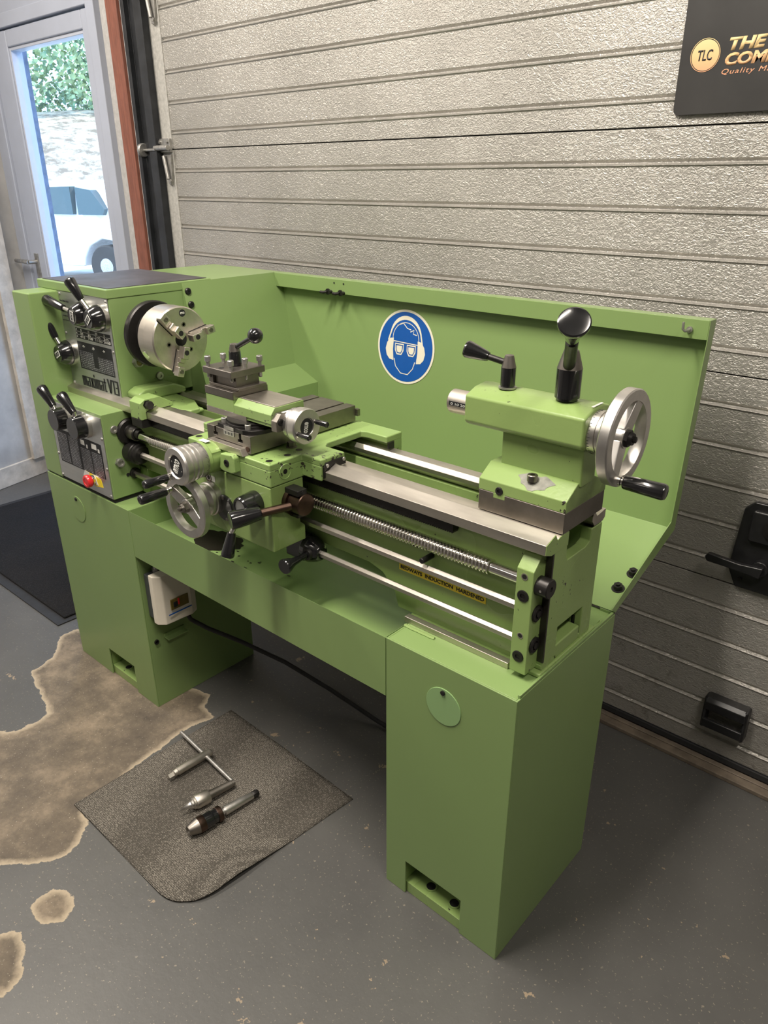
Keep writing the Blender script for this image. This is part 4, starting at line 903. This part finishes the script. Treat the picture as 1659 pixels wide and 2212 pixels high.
# top slide (compound)
tp = thing('top_slide', 'swivelling top slide with green side and silver handwheel, on the cross slide', 'top slide', (-.66, .04, .938))
sw = MB().prism([(-.708, -.018), (-.628, -.020), (-.612, -.012), (-.600, .005), (-.596, .03), (-.606, .06), (-.63, .085), (-.68, .088), (-.708, .075)], 'z', .9388, .9475)
obj('swivel_base', sw, 'blued', tp, bev=.001)
obj('swivel_disc', MB().rev((-.658, .036, .9475), Z, [(0, .0560), (.004, .0560), (.005, .053), (.007, .053), (.008, .0545), (.0095, .0545)], 56), 'blued', tp)
zp = obj('zero_plate', MB().box((-.685, -.0206, .9395), (-.655, -.0195, .9465)), 'galv', tp, bev=.0003)
zp2 = obj('zero_plate', MB().box((-.686, -.0214, .9285), (-.654, -.0204, .9380)), 'galv', tp, bev=.0003)
text('plate_text', '5 0 5', (-.682, -.0215, .9305), X, Z, .024, .005, 'ink', zp2, bold=.02)
for x, y in ((-.698, -.008), (-.625, -.008)): obj('swivel_bolt', MB().rev((x, y, .9475), Z, [(0, .0062), (.009, .0062), (.0095, .0055), (.0095, .003), (.006, .003)], 22), 'galv', tp)
body = MB().prism([(.001, .984), (.012, .9965), (.085, .9965), (.085, .9665), (.001, .9665)], 'x', -.6762, -.566).box((-.764, .0008, .968), (-.676, .085, .9935)).box((-.64, .003, .960), (-.566, .08, .9667))
obj('slide_body', body, 'cast', tp, bev=.0008)
obj('slide_top', MB().box((-.672, .013, .9955), (-.567, .084, .9985)).box((-.766, .001, .956), (-.64, .086, .968)), 'steel', tp, bev=.0006)
obj('slide_plate', MB().box((-.765, .0, .994), (-.674, .088, 1.0095)), 'darksteel', tp, bev=.001)
obj('end_bracket', MB().prism([(.0, .954), (.0, .974), (.012, .9875), (.072, .9875), (.086, .974), (.086, .954)], 'x', -.566, -.550), 'darksteel', tp, bev=.0015)
socket((-.550, .011, .972), X, .0068, 'bracket_screw', tp)
obj('index_label', MB().obox((-.556, .043, .9878), (.003, .022, .0003), (X, Y, Z)), 'white', tp)
dd = obj('dial_handwheel', MB().rev((-.550, .043, .9635), X, [(0, .0300), (.009, .0300), (.010, .0285), (.012, .0285), (.013, .0335), (.016, .0340), (.017, .0330), (.018, .0340), (.034, .0345), (.037, .0330), (.037, .0175), (.034, .0165), (.034, 0)], 56), 'alu', tp)
ticks(dd, (-.5495, .043, .9635), X, .0301, 50, .0018)
bd = obj('maker_badge', MB().rev((-.5158, .043, .9635), X, [(0, .0158), (.0006, .0156)], 36), 'ink', dd)
text('badge_text', 'emco', Vector((-.5150, .043, .9635))-Vector((0, .2, .98)).normalized()*-.010+Vector((0, -.006, 0)), Vector((0, -.2, -.98)), Vector((0, .98, -.2)), .021, .010, 'white', bd, bold=.03)
for y, z in ((.020, .9540), (.066, .968)): handle_(dd, (-.514, y, z), X, .029, .0058, .004, .003)
# tool post
tpo = thing('tool_post', 'square four way tool post with black ball lever, on the top slide', 'tool post', (-.72, .045, 1.0095))
obj('post_core', MB().box((-.748, .016, 1.0098), (-.682, .074, 1.037)).box((-.762, .010, 1.0098), (-.669, .082, 1.0155)).box((-.762, .010, 1.0155), (-.748, .030, 1.032)), 'darksteel', tpo, bev=.0012)
obj('top_plate', MB().box((-.766, .0, 1.035), (-.676, .086, 1.0485)), 'darksteel', tpo, bev=.0016)
for x, y in ((-.757, .008), (-.754, .044), (-.689, .012), (-.684, .043), (-.682, .078), (-.757, .078), (-.72, .008)):
    if (x, y) == (-.72, .008):
        obj('hole', MB().cyl((x, y+.004, 1.0483), (x, y+.004, 1.0490), .0055, n=18), 'hole', tpo); continue
    o_ = obj('clamp_screw', MB().rev((x, y, 1.025 if x > -.7 or y < .02 else 1.04), Z, [(0, .0025), (.002, .0038), (.034 if x > -.7 or y < .02 else .019, .0038)], 16).rev((x, y, 1.057), Z, [(0, .0050), (.001, .0062), (.010, .0062), (.0112, .0052), (.0112, .0032), (.008, .0032)], 24), 'galv', tpo)
cn = obj('clamp_nut', MB().rev((-.718, .046, 1.0485), Z, [(0, .0095), (.002, .0095), (.002, .0125), (.028, .0118), (.0285, .0105), (.0285, 0)], 32), 'black', tpo)
obj('nut_cone', MB().rev((-.718, .046, 1.0770), Z, [(0, .0112), (.014, .0080), (.0145, .0070), (.0145, 0)], 30), 'darksteel', cn)
obj('lever_arm', MB().cyl((-.716, .046, 1.083), (-.672, .052, 1.106), .0050), 'black', cn)
obj('ball_knob', MB().sph((-.660, .054, 1.1125), .0152, 32), 'black', cn)
# control handle on the switch rod
rc = thing('switch_lever', 'black start lever on the lowest rod, below the apron', 'lever', (-.53, .068, .686))
obj('lever_boss', MB().rev((-.560, .068, .688), X, [(0, .018), (.004, .026), (.018, .028), (.036, .022), (.046, .016), (.048, .012)], 36).box((-.61, .055, .66), (-.555, .082, .715)), 'black', rc, bev=.002)
obj('boss_neck', MB().rev((-.534, .066, .689), (0, -1, -.03), [(0, .015), (.020, .0135), (.024, .0125), (.024, .010)], 28), 'blued', rc)
obj('lever_arm', MB().cyl((-.534, .044, .688), (-.532, .018, .687), .0075, .0062), 'black', rc)
obj('lever_tip', MB().rev((-.532, .022, .6875), (.06, -1, -.02), [(0, .0062), (.002, .0072), (.018, .0085), (.030, .0130), (.038, .0158), (.042, .0160), (.044, .0148), (.0435, 0)], 32), 'black', rc)

# ================================================================= things on the floor
mat_c = [(-.986, -.344), (-.982, .129), (-.49, .116), (-.536, -.348)]
mm = MB(); n = 36; G = []
for i in range(n+1):
    row = []
    for j in range(n+1):
        s_, t_ = i/n, j/n
        # rounded near corner (s=1,t=0)
        q = [Vector((*mat_c[k], 0)) for k in range(4)]
        p = (q[0]*(1-t_)+q[1]*t_)*(1-s_)+(q[3]*(1-t_)+q[2]*t_)*s_
        ce = q[3]; dd_ = max(0, 1-((1-s_)**2+t_**2)**.5/.20); p += (q[1]-ce).normalized()*.034*dd_**2
        z = .004+.010*max(0, 1-((1-s_)**2+(1-t_)**2)**.5/.28)**1.5*math.sin((s_+t_)*2)+.012*max(0, 1-abs(t_-.30)/.3)*max(0, (s_-.80)/.2)**1.5
        z += .0012*math.sin(9*s_+4*t_); p.z = max(.003, z); row.append(mm.bm.verts.new(p))
    G.append(row)
for i in range(n):
    for j in range(n): mm.bm.faces.new((G[i][j], G[i+1][j], G[i+1][j+1], G[i][j+1]))
fm = obj('floor_mat', mm, 'mat', ang=180); sm_ = fm.modifiers.new('s', 'SOLIDIFY'); sm_.thickness = .003; sm_.offset = -1
tag(fm, 'square woven grey mat on the floor in front of the lathe, holding three tools', 'mat')
dm = thing('door_mat', 'large black ribbed mat on the floor by the left wall, behind the left cabinet', 'mat', (-2.4, .4, 0))
ex = Vector((1.0, 0.008, 0)).normalized(); ey = Vector((.02, 1, 0)).normalized(); o0 = Vector((-1.779, .016, 0))
def qd(a, b_, c_, d_, z0, z1):
    P = [o0+ex*u+ey*v_ for u, v_ in ((a, c_), (b_, c_), (b_, d_), (a, d_))]; return MB().prism([(p.x, p.y) for p in P], 'z', z0, z1)
obj('mat_border', qd(-1.2, 0, 0, .69, .0, .004), 'rubber', dm, bev=.001)
obj('mat_pile', qd(-1.16, -.022, .035, .66, .004, .011), 'doormat', dm, bev=.003)
Zt = .0085
ck_ = thing('chuck_key', 'steel chuck key with a long sliding cross bar, at the back of the mat', 'chuck key', (-.87, -.06, Zt))
a0_ = Vector((-.877, -.148, Zt+.010)); a1_ = Vector((-.869, -.024, Zt+.012)); dk = (a1_-a0_).normalized()
obj('key_body', MB().rev(a0_+dk*.014, dk, [(0, .0065), (.002, .0085), (.010, .009), (.012, .0105), (.105, .0108), (.108, .0095), (.112, .007)], 28), 'steel', ck_)
obj('square_tip', MB().rev(a0_-dk*.001, dk, [(0, .0062), (.001, .0072), (.016, .0072)], 4), 'steel', ck_)
b0_ = Vector((-.990, -.032, Zt+.013)); b1_ = Vector((-.744, -.052, Zt+.010))
obj('cross_bar', MB().cyl(b0_, b1_, .0052, ch=.001), 'galv', ck_)
lc = thing('live_centre', 'steel live centre with a sharp cone tip, in the middle of the mat', 'live centre', (-.75, -.12, Zt))
p0 = Vector((-.757, -.197, Zt+.016)); p1 = Vector((-.737, -.052, Zt+.011)); dl = (p1-p0).normalized()
obj('centre_tip', MB().rev(p0, dl, [(0, 0), (.028, .0085), (.030, .0105), (.036, .0105)], 32), 'alu', lc)
obj('centre_body', MB().rev(p0, dl, [(.034, .0125), (.036, .0145), (.040, .0145), (.041, .0165), (.046, .0175), (.073, .0175), (.076, .0165), (.077, .0105)], 40), 'steel', lc)
obj('taper_shank', MB().rev(p0, dl, [(.076, .0108), (.138, .0092), (.139, .0080), (.146, .0078), (.147, .006)], 32), 'darksteel', lc)
dc = thing('drill_chuck', 'dark drill chuck with a bright taper shank, nearest the front of the mat', 'drill chuck', (-.68, -.12, Zt))
p0 = Vector((-.690, -.220, Zt+.018)); p1 = Vector((-.667, -.027, Zt+.010)); dl = (p1-p0).normalized()
obj('chuck_nose', MB().rev(p0, dl, [(.004, .004), (.0, .0075), (0, .0105), (.004, .0125), (.022, .0185), (.024, .0190)], 40), 'darksteel', dc)
obj('chuck_sleeve', MB().rev(p0, dl, [(.024, .0195), (.038, .0198), (.040, .0190)], 40), 'brownsteel', dc)
obj('chuck_barrel', MB().rev(p0, dl, [(.040, .0188), (.060, .0185), (.062, .016), (.073, .016)], 40), 'black', dc)
obj('knurled_ring', MB().rev(p0, dl, [(.073, .018), (.0745, .0190), (.083, .0190), (.0845, .018)], 40), 'brownsteel', dc)
obj('arbor', MB().rev(p0, dl, [(.084, .0075), (.094, .0075), (.094, .0110), (.100, .0115), (.170, .0088), (.172, .0080)], 36), 'alu', dc)
obj('tang', MB().rev(p0, dl, [(.171, .0078), (.174, .0088), (.186, .0088), (.188, .0078)], 8), 'blued', dc)

# ================================================================= fittings on the garage door
cs2 = thing('company_sign', 'black company sign with orange lettering on the garage door, top right', 'sign', (.1, .812, 1.7))
rr_ = .012; pts = []
for cx_, cz_, a0 in ((-.213+rr_, 1.503+rr_, PI), (.55-rr_, 1.503+rr_, 1.5*PI), (.55-rr_, 1.905-rr_, 0), (-.213+rr_, 1.905-rr_, .5*PI)):
    for k in range(7): a = a0+k*PI/12; pts.append((cx_+rr_*math.cos(a), cz_+rr_*math.sin(a)))
obj('sign_board', MB().prism(pts, 'y', .811, .8155), 'signblack', cs2, bev=.0008)
lg = obj('round_logo', MB().rev((-.164, .811, 1.605), -Y, [(0, .0262), (.0004, .0262)], 56), 'orange', cs2)
obj('logo_ring', MB().rev((-.164, .8106, 1.605), -Y, [(0, .0286), (.0004, .0286), (.0004, .0276), (0, .0276), (0, .0286)], 56), 'orange', cs2)
text('logo_text', 'TLC', (-.1785, .8105, 1.5955), X, Z, .029, .0185, 'signblack', lg, bold=.02, shear=.12)
text('sign_text', 'THE LATHE', (-.1215, .8108, 1.6085), X, Z, .185, .0215, 'orange', cs2, bold=.05, shear=.18)
text('sign_text', 'COMPANY', (-.1245, .8108, 1.5835), X, Z, .165, .0215, 'orange', cs2, bold=.05, shear=.18)
text('sign_text', 'Quality Machine Tools', (-.1275, .8108, 1.5670), X, Z, .19, .0115, 'orange', cs2, shear=.25, spacing=1.15)
lk = thing('door_lock', 'black lock plate with turning lever on the garage door, right edge', 'lock', (.12, .80, .62))
obj('lock_plate', MB().prism([(.090, .520), (.235, .520), (.245, .70), (.225, .735), (.098, .735), (.078, .715), (.070, .590), (.070, .560)], 'y', .806, .8215), 'blackpaint', lk, bev=.004)
obj('lock_case', MB().prism([(.100, .645), (.22, .645), (.22, .72), (.100, .72)], 'y', .792, .808), 'blackpaint', lk, bev=.005)
obj('lock_barrel', MB().rev((.150, .792, .684), -Y, [(0, .024), (.005, .022), (.005, .010), (.012, .010)], 30).box((.148, .778, .674), (.152, .792, .694)), 'blued', lk)
lv = obj('lock_lever', MB().prism([(.024, .590), (.030, .580), (.10, .578), (.145, .573), (.150, .600), (.10, .596), (.03, .601)], 'y', .768, .782).cyl((.140, .782, .590), (.140, .806, .590), .018), 'blackpaint', lk, bev=.003)
for x, z in ((.108, .703), (.1, .543)): obj('lock_screw', MB().rev((x, .806, z), -Y, [(0, .005), (.003, .004), (.003, 0)], 14), 'blued', lk)
dh = thing('lift_handle', 'black plastic lift handle near the foot of the garage door', 'handle', (.135, .80, .16))
for x0 in (.083, .177): obj('handle_end', MB().box((x0, .790, .118), (x0+.011, .822, .210)), 'blackpaint', dh, bev=.006, seg=3)
obj('handle_bar', MB().prism([(.785, .178), (.785, .200), (.795, .210), (.8215, .210), (.8215, .204), (.800, .180)], 'x', .088, .183).prism([(.783, .128), (.783, .150), (.789, .152), (.800, .125), (.8215, .120), (.8215, .116), (.797, .118)], 'x', .088, .183), 'blackpaint', dh, bev=.002)
# fine tone: world ready
bpy.context.view_layer.update()
